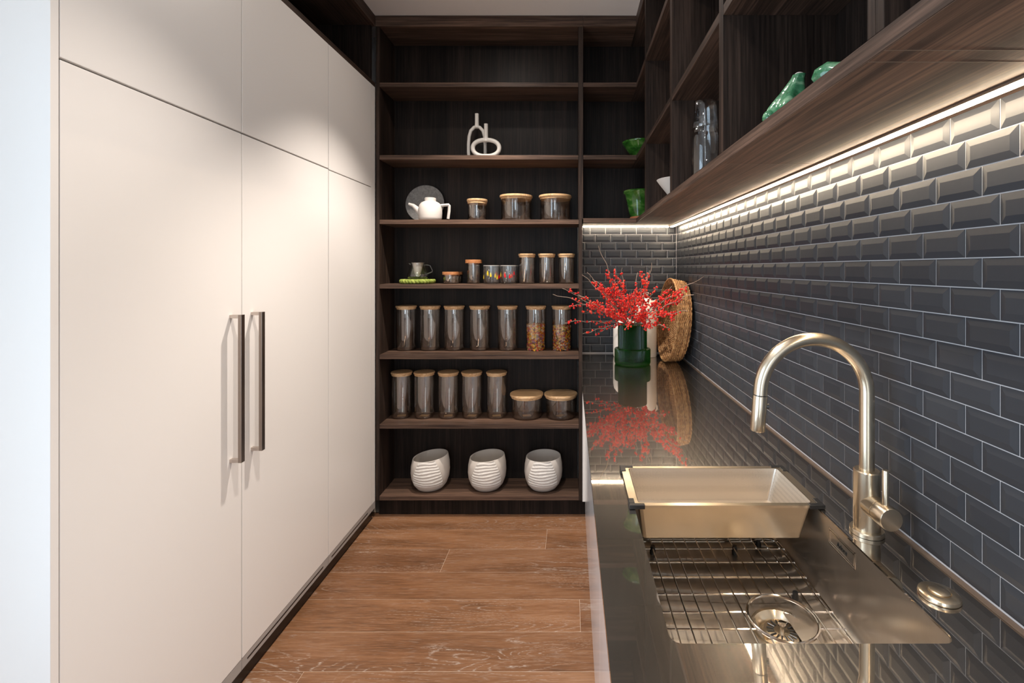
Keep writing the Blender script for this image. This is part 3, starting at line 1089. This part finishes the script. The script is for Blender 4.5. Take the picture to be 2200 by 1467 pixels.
def cereal(parent, r, h, n, flat, seed):
    rr = random.Random(seed)
    g = G()
    for i in range(n):
        a = rr.uniform(0, 2 * pi)
        top = rr.random() < 0.22
        rad = r * sqrt(rr.random()) if top else r - 0.002 - rr.random() * 0.006
        z = h + rr.uniform(-0.004, 0.004) if top else rr.uniform(0.004, h)
        s = rr.uniform(0.0068, 0.0100)
        g.m = Matrix.Translation((rad * cos(a), rad * sin(a), z)) @ Matrix.Rotation(a, 4, 'Z') @ Matrix.Rotation(rr.uniform(-1.3, 1.3), 4, 'X') @ Matrix.Rotation(rr.uniform(-.5, .5), 4, 'Y')
        g.ball((0, 0, 0), s, 6, 4, (0.45, 1.0, flat))
    g.m = Matrix()
    g.lathe([(0, 0.004), (r - 0.014, 0.004), (r - 0.014, h - 0.008), (0, h)], 20)
    g.build('cereal', M['cereal'], parent, smooth=60, kind='stuff')


cereal(jars5[5], 0.0578, 0.157, 900, 0.8, 1)
cereal(jars5[6], 0.0578, 0.147, 900, 0.45, 2)

# lower shelf: five tall jars, two wide ones
z6 = SHELF_TOP[5] + E
lab6 = ['tall empty glass jar with bamboo lid, leftmost on the lower shelf',
        'tall empty glass jar with bamboo lid, second from left on the lower shelf',
        'tall empty glass jar with bamboo lid, middle of five on the lower shelf',
        'tall empty glass jar with bamboo lid, fourth on the lower shelf',
        'tall empty glass jar with bamboo lid, directly left of a squat wide jar']
ja = None
for px, lb in zip([861.3, 910.4, 962.1, 1012.7, 1066.2], lab6):
    loc = ((px - VX) * 3.02 / F, 3.033, z6)
    if ja is None:
        ja = make_jar(lb, 0.0620, 0.266, 0.0655, 0.0205, loc, 'tall jars on the lower shelf', base_square=True)
    else:
        dup(ja, loc, lb, random.uniform(-0.4, 0.4))
jw = make_jar('squat wide glass jar with broad bamboo lid, beside the tall jars of the lower shelf', 0.0955, 0.124, 0.1055, 0.025,
              ((1131.4 - VX) * 3.03 / F, 3.037, z6), 'squat wide jars', base_square=True)
dup(jw, ((1206.2 - VX) * 3.03 / F - 0.0045, 3.037, z6), 'squat wide glass jar with broad bamboo lid, at the right end of lower shelf', 0.6)

# shelf with the white teapot
z3 = SHELF_TOP[2] + E
w3 = make_jar('squat wide glass jar with bamboo lid, in the middle of the teapot shelf', 0.0945, 0.138, 0.1035, 0.025,
              ((1108.5 - VX) * 3.0 / F, 3.015, z3), 'jars on the teapot shelf')
dup(w3, ((1192.8 - VX) * 3.0 / F, 3.015, z3), 'squat wide glass jar with bamboo lid, right end of the teapot shelf', 0.5)
make_jar('small glass jar with bamboo lid beside the white teapot', 0.0575, 0.109, 0.0640, 0.026,
         ((1025 - VX) * 2.98 / F, 2.985, z3), 'jars on the teapot shelf')

tp = thing('teapot', 'matt white teapot with angular handle in front of a slate disc', 'teapot', ((924 - VX) * 2.95 / F, 2.955, z3))
G().lathe([(0, 0), (0.060, 0), (0.067, 0.005), (0.0705, 0.018), (0.0722, 0.050), (0.0712, 0.076), (0.066, 0.096), (0.055, 0.110), (0.042, 0.117), (0.0345, 0.119), (0, 0.119)], 40).build('body', M['matt_ceramic'], tp, smooth=60)
G().lathe([(0, 0.119), (0.0345, 0.119), (0.0350, 0.139), (0.033, 0.141), (0, 0.141)], 32).build('lid', M['matt_ceramic'], tp)
G().tube([(-0.052, 0, 0.040), (-0.075, 0, 0.066), (-0.106, 0, 0.094), (-0.134, 0, 0.105)], [0.022, 0.018, 0.012, 0.0075], 16).build('spout', M['matt_ceramic'], tp)
G().tube([(0.060, 0, 0.094), (0.090, 0, 0.097), (0.1135, 0, 0.099), (0.1175, 0, 0.094), (0.1165, 0, 0.06), (0.110, 0, 0.012)], [0.0085] * 6, 4, flat=1.0).build('handle', M['matt_ceramic'], tp, smooth=30)

tp = tag(G().lathe([(0, -0.006), (0.1225, -0.006), (0.1245, -0.002), (0.1245, 0.004), (0.1225, 0.006), (0, 0.006)], 64).build('slate_board', M['slate']),
         'round mottled grey slate disc leaning on the shelf back behind the teapot', 'board')
tp.rotation_euler = (radians(90 - 10), 0, 0)
tp.location = ((913 - VX) * 3.085 / F, 3.0855, z3 + 0.1235)

# shelf with cups
z4 = SHELF_TOP[3] + E
tr = thing('trivet', 'lime green braided felt trivet under the glass teapot', 'trivet', ((896.3 - VX) * 2.99 / F, 3.0, z4))
for ri, (R, rr) in enumerate(((0.0925, 0.0165), (0.060, 0.0150), (0.030, 0.0150))):
    g = G()
    nb = int(2 * pi * R / 0.027)
    for k in range(3):
        n = nb * 10
        ps = []
        for i in range(n):
            a = 2 * pi * i / n
            w = 2 * pi * (nb / 3.0) * 0
            ph = a * round(nb / 2) + k * 2 * pi / 3
            ps.append(((R + rr * 0.55 * sin(ph)) * cos(a), (R + rr * 0.55 * sin(ph)) * sin(a), 0.0145 + 0.0050 * sin(2 * ph)))
        g.tube(ps, 0.0090, 7, closed=True)
    g.build('braid', M['felt'], tr, smooth=60)

gt = thing('glass_teapot', 'small clear glass teapot with steel infuser on a lime green trivet', 'teapot', ((896 - VX) * 2.985 / F, 3.0, z4 + 0.0292))
G().lathe([(0, 0), (0.052, 0.0), (0.060, 0.006), (0.064, 0.018), (0.061, 0.034), (0.052, 0.062), (0.045, 0.090), (0.046, 0.099), (0.0445, 0.099), (0.0435, 0.09), (0.050, 0.062), (0.059, 0.034), (0.062, 0.018), (0.058, 0.008), (0, 0.003)], 40).build('glass_body', M['clear_glass'], gt, smooth=60)
G().lathe([(0.0425, 0.102), (0.0365, 0.102), (0.030, 0.080), (0.022, 0.045), (0.012, 0.016), (0, 0.012)], 32).build('infuser', M['mesh_steel'], gt, smooth=60)
G().tube([(0.044, 0, 0.088), (0.062, 0, 0.0875), (0.078, 0, 0.083), (0.092, 0, 0.052), (0.090, 0, 0.044), (0.074, 0, 0.037), (0.060, 0, 0.034)], 0.0042, 10).build('handle', M['clear_glass'], gt)
G().tube([(-0.044, 0, 0.090), (-0.052, 0, 0.095), (-0.058, 0, 0.097)], [0.009, 0.007, 0.005], 10).build('spout', M['clear_glass'], gt)

make_jar('low round glass jar with thick orange wooden lid beside the trivet', 0.0430, 0.056, 0.0500, 0.017, ((966.5 - VX) * 2.96 / F, 2.975, z4), 'jars with orange wooden lids', mat='acacia', block=True)
make_jar('low round glass jar with orange wooden lid, hidden behind another low jar', 0.0430, 0.056, 0.0500, 0.017, ((975.5 - VX) * 3.06 / F, 3.073, z4), 'jars with orange wooden lids', mat='acacia', block=True)
make_jar('medium round glass jar with orange wooden lid, left of the painted tumblers', 0.0400, 0.128, 0.0515, 0.021, ((1016 - VX) * 2.98 / F, 3.0, z4), 'jars with orange wooden lids', mat='acacia', block=True)
j4 = None
for px, lb in zip([1131.7, 1174.2, 1216.8], ['slim medium glass jar with bamboo lid, nearest the painted tumblers', 'slim medium glass jar with bamboo lid, middle of three',
                                          'slim medium glass jar with bamboo lid, at the right end of its shelf']):
    loc = ((px - VX) * 2.985 / F, 3.0, z4)
    if j4 is None:
        j4 = make_jar(lb, 0.0485, 0.166, 0.0545, 0.0205, loc, 'slim jars on the cup shelf', base_square=False)
    else:
        dup(j4, loc, lb, random.uniform(-.4, .4))


drop_cache = {}


def drop_mesh(m):
    if m not in drop_cache:
        drop_cache[m] = G().lathe([(0, -0.0135), (0.004, -0.0125), (0.0066, -0.008), (0.0064, -0.003), (0.0042, 0.004), (0.0018, 0.011), (0, 0.015)], 10).mesh('painted_drop', M[m])
        drop_cache[m].transform(Matrix.Scale(0.22, 4, (1, 0, 0)))
    return drop_cache[m]


YD, RD_ = 'drop_yellow', 'drop_red'


def tumbler(loc, label, mats, rz=0.0):
    t = thing('glass_tumbler', label, 'glass', loc, rz, 'glass tumblers on the cup shelf')
    G().lathe([(0, 0.0), (0.036, 0.0), (0.044, 0.004), (0.0472, 0.018), (0.0482, 0.112), (0.0458, 0.112), (0.0448, 0.02), (0.040, 0.011), (0, 0.009)], 36).build('glass_body', M['clear_glass'], t, smooth=50)
    G().tube([(0.0470 * cos(2 * pi * i / 36), 0.0470 * sin(2 * pi * i / 36), 0.1125) for i in range(36)], 0.0012, 6, closed=True).build('rim', M['white_ceramic'], t)
    for k, (m, ang, z) in enumerate(mats):
        o = bpy.data.objects.new('painted_drop', drop_mesh(m))
        link(o, t)
        o.location = (0.0476 * cos(ang), 0.0476 * sin(ang), z)
        o.rotation_euler = (0, 0, ang)
    return t


tumbler(((1055.0 - VX) * 2.94 / F, 2.948, z4), 'clear tumbler painted with yellow and red drops, front left of its group', [(YD, -2.75, 0.042), (YD, -1.88, 0.068), (YD, -1.48, 0.056), (YD, -0.55, 0.040), (RD_, -0.2, 0.042), (YD, 1.2, 0.05), (YD, 2.2, 0.06)])
tumbler(((1091.5 - VX) * 2.94 / F, 2.948, z4), 'clear tumbler painted with red drops only, front right of its group', [(YD, -2.75, 0.056), (RD_, -1.85, 0.052), (RD_, -1.25, 0.047), (RD_, -0.6, 0.066), (RD_, 1.2, 0.05), (RD_, 2.2, 0.06)])
tumbler(((1062.0 - VX) * 3.05 / F, 3.062, z4), 'clear tumbler with red drops, behind the one with yellow drops', [(RD_, -0.7, 0.045), (RD_, 1.5, 0.06)])
tumbler(((1097.0 - VX) * 3.05 / F, 3.062, z4), 'clear tumbler with yellow drops, behind the front one with red drops', [(YD, 1.7, 0.045), (YD, 2.6, 0.06)])

# sculptural vases
z2 = SHELF_TOP[1] + E


def loop_vase(name, label, loc, pts, rad, neck, rz=0):
    t = thing(name, label, 'vase', loc, rz)
    body = G().tube(pts, rad, 16, closed=True, flat=1.0).build('body', M['white_ceramic'], t, smooth=60)
    (nx, nz, nh, r0, r1) = neck
    G().lathe([(0, 0), (r0, 0), (r0 * 0.82, 0.012), (r1, 0.03), (r1, nh), (r1 * 1.04, nh + 0.001), (r1 * 0.8, nh), (r1 * 0.7, nh - 0.02), (0, nh - 0.02)], 24, (nx, 0, nz)).build('neck', M['white_ceramic'], t, smooth=50)
    return t


def superloop(hw, zb, zt, p=2.0, n=56, flat_bottom=None):
    ps = []
    for i in range(n):
        a = 2 * pi * i / n
        x = hw * math.copysign(abs(cos(a)) ** (2 / p), cos(a))
        z = (zb + zt) / 2 + (zt - zb) / 2 * math.copysign(abs(sin(a)) ** (2 / p), sin(a))
        if flat_bottom is not None:
            z = max(z, flat_bottom)
        ps.append((x, 0, z))
    return ps


arch = [(-0.051, 0, 0.012), (-0.053, 0, 0.05), (-0.053, 0, 0.10), (-0.049, 0, 0.15), (-0.038, 0, 0.187), (-0.018, 0, 0.208), (0.0, 0, 0.213), (0.018, 0, 0.208), (0.038, 0, 0.187),
        (0.049, 0, 0.15), (0.053, 0, 0.10), (0.053, 0, 0.05), (0.051, 0, 0.012), (0.03, 0, 0.010), (0, 0, 0.010), (-0.03, 0, 0.010)]
loop_vase('loop_vase', 'tall white arch-shaped ceramic vase with bottle neck on the upper shelf', ((1022.5 - VX) * 2.99 / F, 3.02, z2), arch, 0.0105, (0.0, 0.205, 0.088, 0.017, 0.0125))
loop_vase('loop_vase', 'small white ring-shaped ceramic vase in front of the tall arch vase', ((1043.3 - VX) * 2.95 / F, 2.965, z2), superloop(0.082, 0.012, 0.114, 2.2, 56, 0.0135), 0.0135, (0.0, 0.104, 0.108, 0.020, 0.0125))

# three white pots
z7 = 0.135 + E


def pot(loc, label, tilt, rz):
    t = thing('ceramic_pot', label, 'pot', loc, rz, 'white pots on the lowest shelf')
    prof = [(0, 0.0), (0.062, 0.0), (0.082, 0.006), (0.101, 0.030), (0.115, 0.068), (0.1195, 0.105), (0.1175, 0.150), (0.108, 0.196), (0.1055, 0.198), (0.101, 0.194), (0.1075, 0.150), (0.1085, 0.10), (0.098, 0.05), (0.07, 0.02), (0, 0.015)]
    sh = lambda p: (p[0], p[1], p[2] + tilt * p[0] * max(0, p[2] - 0.06) / 0.14)
    g = G().lathe(prof, 56)
    g.v = [sh(p) for p in g.v]
    g.build('body', M['pot_clay'], t, smooth=60)
    # rough white panel on the front, narrowing upwards, with horizontal ridges
    out = [(r, z) for r, z in prof[3:8]]

    def rad(z):
        for (r0, z0), (r1, z1) in zip(out[:-1], out[1:]):
            if z0 <= z <= z1:
                return r0 + (r1 - r0) * (z - z0) / (z1 - z0)
        return out[-1][0]
    nz, na = 64, 30
    vs, fs = [], []
    rnd = random.Random(5)
    jit = [rnd.uniform(-.0012, .0012) for _ in range(nz + 1)]
    for i in range(nz + 1):
        u = i / nz
        z = 0.038 + (0.1965 - 0.038) * u
        half = 0.98 - 0.40 * u - 0.10 * (u ** 3)
        for k in range(na + 1):
            s = -1 + 2 * k / na
            a = -pi / 2 + half * s + 0.05
            ed = min(1.0, (1 - abs(s)) * 9) * min(1.0, u * 14)
            zz = z
            rip = 0.0022 + 0.0024 * sin(2 * pi * u * 9.0 + 1.3 * sin(3 * s + u * 6)) + jit[i] * 0.7
            R = rad(z) + 0.0004 + max(0, rip) * ed
            vs.append(sh((R * cos(a), R * sin(a), zz)))
    for i in range(nz):
        for k in range(na):
            a = i * (na + 1) + k
            fs.append((a, a + 1, a + na + 2, a + na + 1))
    G().add(vs, fs).build('textured_panel', M['textured'], t, smooth=80, label='rough ridged white panel')
    return t


pot(((924.5 - VX) * 3.0 / F, 3.005, z7), 'white ceramic pot with slanting rim and ridged panel, left of three', 0.11, 0.0)
pot(((1046.5 - VX) * 3.0 / F, 3.005, z7), 'white ceramic pot with ridged panel, middle of three on the lowest shelf', 0.07, 0.04)
pot(((1167.5 - VX) * 3.0 / F, 3.005, z7), 'white ceramic pot with ridged panel, right of three beside the base cabinets', 0.01, -0.05)

# ------------------------------------------------------------------ things on the wall shelves
gb = thing('glazed_bowl', 'green glazed earthenware bowl on the middle corner shelf', 'bowl', (at(1375, 0, 3.0).x, 3.0, z2))
rip = lambda r, z, a: r * (1 + 0.012 * sin(z * 420 + 2 * sin(a)))
G().lathe([(0.044, 0.012), (0.062, 0.03), (0.084, 0.060), (0.104, 0.092), (0.110, 0.098), (0.112, 0.106), (0.106, 0.108), (0.098, 0.098), (0.075, 0.062), (0.05, 0.032), (0, 0.024)], 48, rfun=rip).build('body', M['glaze'], gb, smooth=60)
G().lathe([(0, 0), (0.036, 0), (0.042, 0.004), (0.046, 0.0145), (0, 0.0145)], 32).build('foot', M['terracotta'], gb)
zb_ = ZU + 0.0265 + E
gp = thing('glazed_pot', 'green glazed earthenware flowerpot with bare clay foot on the corner shelf', 'pot', (at(1375, 0, 2.985).x, 2.985, zb_))
G().lathe([(0.060, 0.016), (0.068, 0.045), (0.082, 0.11), (0.094, 0.158), (0.103, 0.163), (0.106, 0.173), (0.102, 0.180), (0.094, 0.178), (0.088, 0.16), (0.075, 0.10), (0.06, 0.03), (0, 0.025)], 48, rfun=rip).build('body', M['glaze'], gp, smooth=60)
G().lathe([(0, 0), (0.060, 0), (0.066, 0.006), (0.064, 0.012), (0.060, 0.0185), (0, 0.0185)], 32).build('foot', M['terracotta'], gp)
wbx = 0.505
tag(G().lathe([(0, 0), (0.018, 0), (0.030, 0.010), (0.060, 0.050), (0.092, 0.092), (0.103, 0.108), (0.100, 0.109), (0.088, 0.093), (0.056, 0.052), (0.02, 0.014), (0, 0.011)], 56).build('white_bowl', M['white_ceramic'], smooth=60),
    'white conical bowl half hidden in a wall shelf compartment', 'bowl').location = (wbx, 2.22, zb_)
cy = 1.62
cxx = (1514.5 - VX) * cy / F
ca = thing('glass_carafe', 'clear glass carafe standing in the wall shelf compartment near the worktop', 'carafe', (cxx, cy, zb_))
G().lathe([(0, 0.0), (0.038, 0.0), (0.043, 0.004), (0.0445, 0.014), (0.0445, 0.148), (0.0425, 0.160), (0.036, 0.170), (0.033, 0.178), (0.033, 0.205), (0.0315, 0.205), (0.0315, 0.178), (0.0345, 0.169), (0.041, 0.159), (0.043, 0.148), (0.043, 0.014), (0.036, 0.007), (0, 0.006)], 40).build('glass_body', M['clear_glass'], ca, smooth=50)
tag(G().lathe([(0.0440, 0.0), (0.0450, 0.002), (0.0435, 0.020), (0.0385, 0.075), (0.0350, 0.090), (0.030, 0.094), (0, 0.0945), (0, 0.090), (0.029, 0.089), (0.0335, 0.084), (0.0365, 0.072), (0.0420, 0.016), (0.0425, 0.0), (0.044, 0.0)], 40).build('drinking_glass', M['clear_glass'], smooth=50),
    'clear drinking glass turned upside down over the carafe neck', 'glass').location = (cxx, cy, zb_ + 0.1690)

# green ceramic gourds near the front edge
ga = thing('ceramic_gourd', 'green glazed ceramic gourd with pale cut stem on the wall shelf', 'ornament', (0.466, 1.030, zb_), radians(0))
ga.scale = (0.86, 0.86, 0.93)
lob = lambda r, z, a: r * (1 + 0.10 * cos(6 * a) * min(1, r / 0.05))
gg = G().lathe([(0, 0), (0.036, 0.002), (0.050, 0.014), (0.053, 0.028), (0.048, 0.044), (0.039, 0.060), (0.030, 0.076), (0.022, 0.092), (0.0170, 0.104), (0.0155, 0.112)], 60, rfun=lob)
gg.v = [(x + 0.020 * (z / 0.11) ** 1.5, y - 0.024 * (z / 0.11) ** 2, z) for x, y, z in gg.v]
gg.build('body', M['glaze_pale'], ga, smooth=70)
sg = G()
sg.ball((0.020, -0.028, 0.108), 0.0140, 20, 10, (1.0, 0.55, 0.72))
sg.build('stem_cut', M['matt_ceramic'], ga)
leafs = G()
leafs.ball((-0.043, -0.006, 0.020), 0.0195, 14, 9, (1.0, 0.9, 0.95))
leafs.build('lobe', M['glaze_pale'], ga)
gb2 = thing('ceramic_gourd', 'green glazed ceramic gourd lying beside the upright gourd, nearer the shelf upright', 'ornament', (0.4600, 0.790, zb_))
gb2.scale = (0.85, 0.85, 0.85)
pts = [(-0.046, 0.042, 0.022), (-0.040, 0.036, 0.027), (-0.025, 0.026, 0.031), (-0.010, 0.014, 0.027), (0.0, 0.0, 0.028), (0.008, -0.018, 0.032), (0.012, -0.034, 0.030), (0.016, -0.055, 0.028), (0.020, -0.078, 0.019), (0.024, -0.10, 0.013)]
G().tube(pts, [0.008, 0.018, 0.024, 0.022, 0.020, 0.023, 0.019, 0.014, 0.009, 0.004], 18).build('body', M['glaze_pale'], gb2, smooth=80)

# ------------------------------------------------------------------ things on the worktop
VXX, VYY = 0.3635, 2.805
zc = ZC + E
gv = thing('ribbed_vase', 'dark green ribbed glass vase in two tiers on the steel worktop', 'vase', (VXX, VYY, zc))
rib = lambda r, z, a: r + (0.0012 * cos(116 * a) if r > 0.075 and z > 0.004 else 0)
G().lathe([(0, 0.0), (0.096, 0.0), (0.1025, 0.004), (0.104, 0.012), (0.104, 0.086), (0.1015, 0.0915), (0.088, 0.0925), (0.0845, 0.094), (0.0835, 0.10), (0.0835, 0.229), (0.0820, 0.232), (0.0790, 0.232),
           (0.0745, 0.227), (0.0745, 0.10), (0.0745, 0.020), (0, 0.016)], 580, rfun=rib).build('glass_body', M['green_glass'], gv, smooth=60)

tb = thing('ceramic_bottle', 'tall cream ceramic bottle with small loop handles behind the vase', 'bottle', ((1388 - VX) * 3.05 / F + 0.0, 3.058, zc))
G().lathe([(0, 0), (0.066, 0), (0.0685, 0.004), (0.0695, 0.25), (0.0685, 0.29), (0.062, 0.325), (0.048, 0.352), (0.030, 0.368), (0.019, 0.376), (0.015, 0.385), (0.016, 0.396), (0.021, 0.400), (0.021, 0.406), (0.013, 0.407), (0.011, 0.39), (0, 0.385)], 48).build('body', M['white_ceramic'], tb, smooth=60)
for ang in (0.25, pi - 0.9):
    G().tube([(0.052 * cos(ang), 0.052 * sin(ang), 0.348), (0.067 * cos(ang), 0.067 * sin(ang), 0.355), (0.077 * cos(ang), 0.077 * sin(ang), 0.345), (0.077 * cos(ang), 0.077 * sin(ang), 0.328), (0.066 * cos(ang), 0.066 * sin(ang), 0.312)], 0.0055, 8).build('loop_handle', M['white_ceramic'], tb)
sb = tag(G().lathe([(0, 0), (0.078, 0), (0.082, 0.005), (0.084, 0.03), (0.084, 0.17), (0.078, 0.200), (0.060, 0.222), (0.036, 0.231), (0.030, 0.236), (0.032, 0.244), (0.026, 0.244), (0.024, 0.234), (0, 0.23)], 48).build('ceramic_bottle', M['white_ceramic'], smooth=60),
         'short rounded white ceramic bottle mostly hidden behind the green vase', 'bottle')
sb.location = ((1346 - VX) * 3.03 / F, 3.038, zc)

# rattan tray leaning on the tiles
RT, RD = 0.250, 0.082
ta = thing('rattan_tray', 'round woven rattan tray standing on edge against the tiled wall', 'tray', (0.0, 0.0, 0.0))
wv = G()                              # side wall: stacked strands that weave in and out of uprights
NU = 96
for k in range(14):
    d = 0.004 + k * (RD - 0.006) / 13.5
    n = NU * 3
    ps = []
    for i in range(n):
        a = 2 * pi * i / n
        r = RT - 0.004 + 0.0030 * cos(a * NU / 2 + (k % 2) * pi) - 0.010 * (1 - d / RD)
        ps.append((r * cos(a), r * sin(a), d))
    wv.tube(ps, 0.0027, 5, closed=True)
wv.build('side_weave', M['rattan'], ta, smooth=80, kind='stuff')
up = G()
for i in range(NU):
    a = 2 * pi * (i + 0.5) / NU
    up.tube([((RT - 0.0145) * cos(a), (RT - 0.0145) * sin(a), 0.002), ((RT - 0.004) * cos(a), (RT - 0.004) * sin(a), RD)], 0.0020, 5)
up.build('side_stakes', M['rattan'], ta, smooth=60, kind='stuff')
bw = G()
for k in range(38):
    R = RT - 0.016 - k * 0.0064
    if R < 0.006:
        break
    n = max(24, int(R * 2 * pi / 0.006))
    m = max(6, int(R * 2 * pi / 0.017))
    bw.tube([(R * cos(2 * pi * i / n), R * sin(2 * pi * i / n), 0.006 + 0.0030 * cos(2 * pi * i / n * m + (k % 2) * pi)) for i in range(n)], 0.0032, 5, closed=True)
bw.build('base_weave', M['rattan'], ta, smooth=80, kind='stuff')
rimg = G()
n = 260
for ph in (0, pi):
    rimg.tube([((RT - 0.003 + 0.002 * cos(34 * 2 * pi * i / n + ph)) * cos(2 * pi * i / n), (RT - 0.003 + 0.002 * cos(34 * 2 * pi * i / n + ph)) * sin(2 * pi * i / n), RD + 0.0015 + 0.002 * sin(34 * 2 * pi * i / n + ph)) for i in range(n)], 0.0036, 6, closed=True)
rimg.build('rim', M['rattan'], ta, smooth=80)
# open side faces into the room (-x); top leans to the wall, slight turn towards the viewer
lean = radians(5.0)
rm = Matrix.Rotation(radians(2), 4, 'Z') @ Matrix.Rotation(-pi / 2 + lean, 4, 'Y')
ta.rotation_euler = rm.to_euler()
low = min((rm.to_3x3() @ v.co).z for ch in ta.children for v in ch.data.vertices)
ta.location = (0.6640, 2.880, ZC + 0.0008 - low)

# berry branches
def branch(label, tip, mid_lift, nb, seed, sides=3, base=None, bare=0.12):
    rr = random.Random(seed)
    tip = Vector(tip)
    root = Vector((VXX, VYY, zc))
    dirx = (tip - Vector((VXX, VYY, zc + 0.24)))
    ang = math.atan2(dirx.y, dirx.x)
    m_r = 0.040
    mouth = Vector((VXX + m_r * cos(ang), VYY + m_r * sin(ang), zc + 0.236))
    foot = Vector((VXX - 0.030 * cos(ang), VYY - 0.030 * sin(ang), zc + 0.030))
    t = thing('berry_branch', label, 'branch', root, group='red berry branches in the green vase', world=True)
    c1 = mouth.lerp(tip, 0.38) + (mouth - foot).normalized() * 0.02 + Vector((0, 0, mid_lift * 0.45))
    P = []
    for i in range(22):
        u = i / 21
        p = mouth * (1 - u) ** 2 + c1 * 2 * u * (1 - u) + tip * u * u
        w = 0.006 * sin(u * 19 + seed) * u
        p = p + Vector((w, 0.006 * cos(u * 15 + seed * 2) * u, 0.006 * sin(u * 23 + seed * 3) * u))
        P.append(p)
    path = [foot, foot.lerp(mouth, 0.5)] + P
    n = len(path)
    stems = G().tube(path, [0.0034 - 0.0018 * i / (n - 1) for i in range(n)], 6)
    bs = G()

    def berries(line, count, u0, u1, spread):
        for _ in range(count):
            u = rr.uniform(u0, u1)
            f = u * (len(line) - 1)
            i = min(int(f), len(line) - 2)
            p = line[i].lerp(line[i + 1], f - i)
            off = Vector((rr.gauss(0, 1), rr.gauss(0, 1), rr.gauss(0, 1))).normalized() * rr.uniform(0.006, spread)
            c = p + off
            if c.y > 2.862 and c.x < 0.082:
                c.y = 2.862
            bs.ball(c, rr.uniform(0.0048, 0.0064), 7, 5)
            if off.length > 0.009:
                stems.tube([p, c], 0.0007, 3, caps=False)
    berries(P, int(nb * 0.88), 0.10, 1 - bare, 0.016)
    for s in range(sides):
        i0 = rr.randint(5, 15)
        p0 = P[i0]
        d = (P[min(i0 + 3, 21)] - P[i0]).normalized()
        d = (d + Vector((rr.uniform(-.7, .7), rr.uniform(-.5, .2), rr.uniform(-.6, .8)))).normalized()
        L = rr.uniform(0.06, 0.13)
        ln = [p0 + d * L * k / 6 + Vector((0.003 * sin(k * 2 + s), 0, 0.003 * cos(k * 2.2 + s))) for k in range(7)]
        for q in ln:
            if q.y > 2.862 and q.x < 0.082:
                q.y = 2.862
        stems.tube(ln, [0.0016 - 0.0009 * k / 6 for k in range(7)], 5)
        berries(ln, int(nb * 0.30), 0.1, 0.95, 0.013)
    stems.build('stem', M['twig'], t, smooth=60)
    bs.build('berries', M['berry'], t, smooth=60, kind='stuff')
    return t


BR = [  # label, tip pixel, tip depth, lift, berries
    ('berry branch whose bare tip reaches furthest left over the jars', (1190, 631), 2.62, 0.03, 34, 0.22),
    ('berry branch with forked bare tip just above the leftmost branch', (1209, 621), 2.68, 0.05, 36, 0.24),
    ('berry branch lying almost level to the left, low over the full cereal jar', (1212, 692), 2.66, 0.0, 26, 0.05),
    ('lowest berry branch drooping left in front of the dark splashback', (1250, 719), 2.70, 0.0, 24, 0.05),
    ('berry branch rising steeply left with pale forked tip near the upright', (1249, 588), 2.74, 0.06, 42, 0.18),
    ('berry branch rising left, second pale tip from the shelf upright', (1262, 587), 2.82, 0.05, 40, 0.18),
    ('berry branch rising left, thin tip between two pale forked ones', (1275, 598), 2.88, 0.05, 40, 0.14),
    ('tallest berry branch with long bare twig above all the others', (1287, 530), 2.76, 0.07, 46, 0.30),
    ('upright berry branch, short one right of the tallest twig', (1336, 573), 2.84, 0.06, 42, 0.10),
    ('upright berry branch at the middle with bare tip', (1368, 587), 2.88, 0.05, 34, 0.16),
    ('upright berry branch right of the middle with thick bare tip', (1394, 579), 2.74, 0.05, 40, 0.20),
    ('upright berry branch with thin bare tip over the tall cream bottle', (1400, 566), 2.82, 0.05, 36, 0.18),
    ('berry branch leaning right with berries up to its tip, over the cream bottle shoulder', (1411, 614), 2.80, 0.05, 30, 0.03),
    ('berry branch reaching right with berries before the tray opening', (1446, 616), 2.60, 0.05, 48, 0.03),
    ('berry branch reaching right, twig crossing the rattan tray rim', (1490, 632), 2.44, 0.04, 46, 0.16),
    ('berry branch whose pale bare tip reaches furthest right before the tiles', (1509, 595), 2.42, 0.06, 44, 0.32),
    ('berry branch reaching level right to the middle of the tray', (1476, 668), 2.48, 0.02, 44, 0.03),
    ('berry branch drooping right low in front of the tray', (1436, 703), 2.60, 0.0, 36, 0.02),
    ('short berry branch hanging over the front of the vase rim', (1345, 706), 2.66, 0.0, 16, 0.02),
    ('short dense berry branch at the left of the vase mouth', (1300, 668), 2.66, 0.02, 44, 0.03),
    ('short dense berry branch leaning forward before the cream bottle', (1392, 660), 2.64, 0.02, 40, 0.03),
    ('dense berry branch rising straight from the vase centre', (1330, 620), 2.72, 0.05, 48, 0.05),
    ('berry branch rising between the upright ones, before the gap under the tallest twig', (1318, 610), 2.78, 0.04, 46, 0.06),
    ('dense berry branch leaning toward the viewer over the vase middle', (1352, 628), 2.60, 0.04, 46, 0.05),
    ('berry branch rising right of centre in front of the cream bottle neck', (1378, 625), 2.66, 0.04, 40, 0.06),
    ('dense berry branch reaching left at mid height in front of the splashback', (1262, 655), 2.70, 0.03, 50, 0.04),
    ('berry branch reaching left, between level and rising ones, crossing the shelf upright', (1243, 641), 2.62, 0.03, 44, 0.06),
]
for i, (lb, px, Y, lift, nb, bare) in enumerate(BR):
    branch(lb, at(px[0], px[1], Y), lift, nb, 11 + i, 3 if nb > 30 else 1, bare=bare)

print('objects', len(bpy.data.objects))
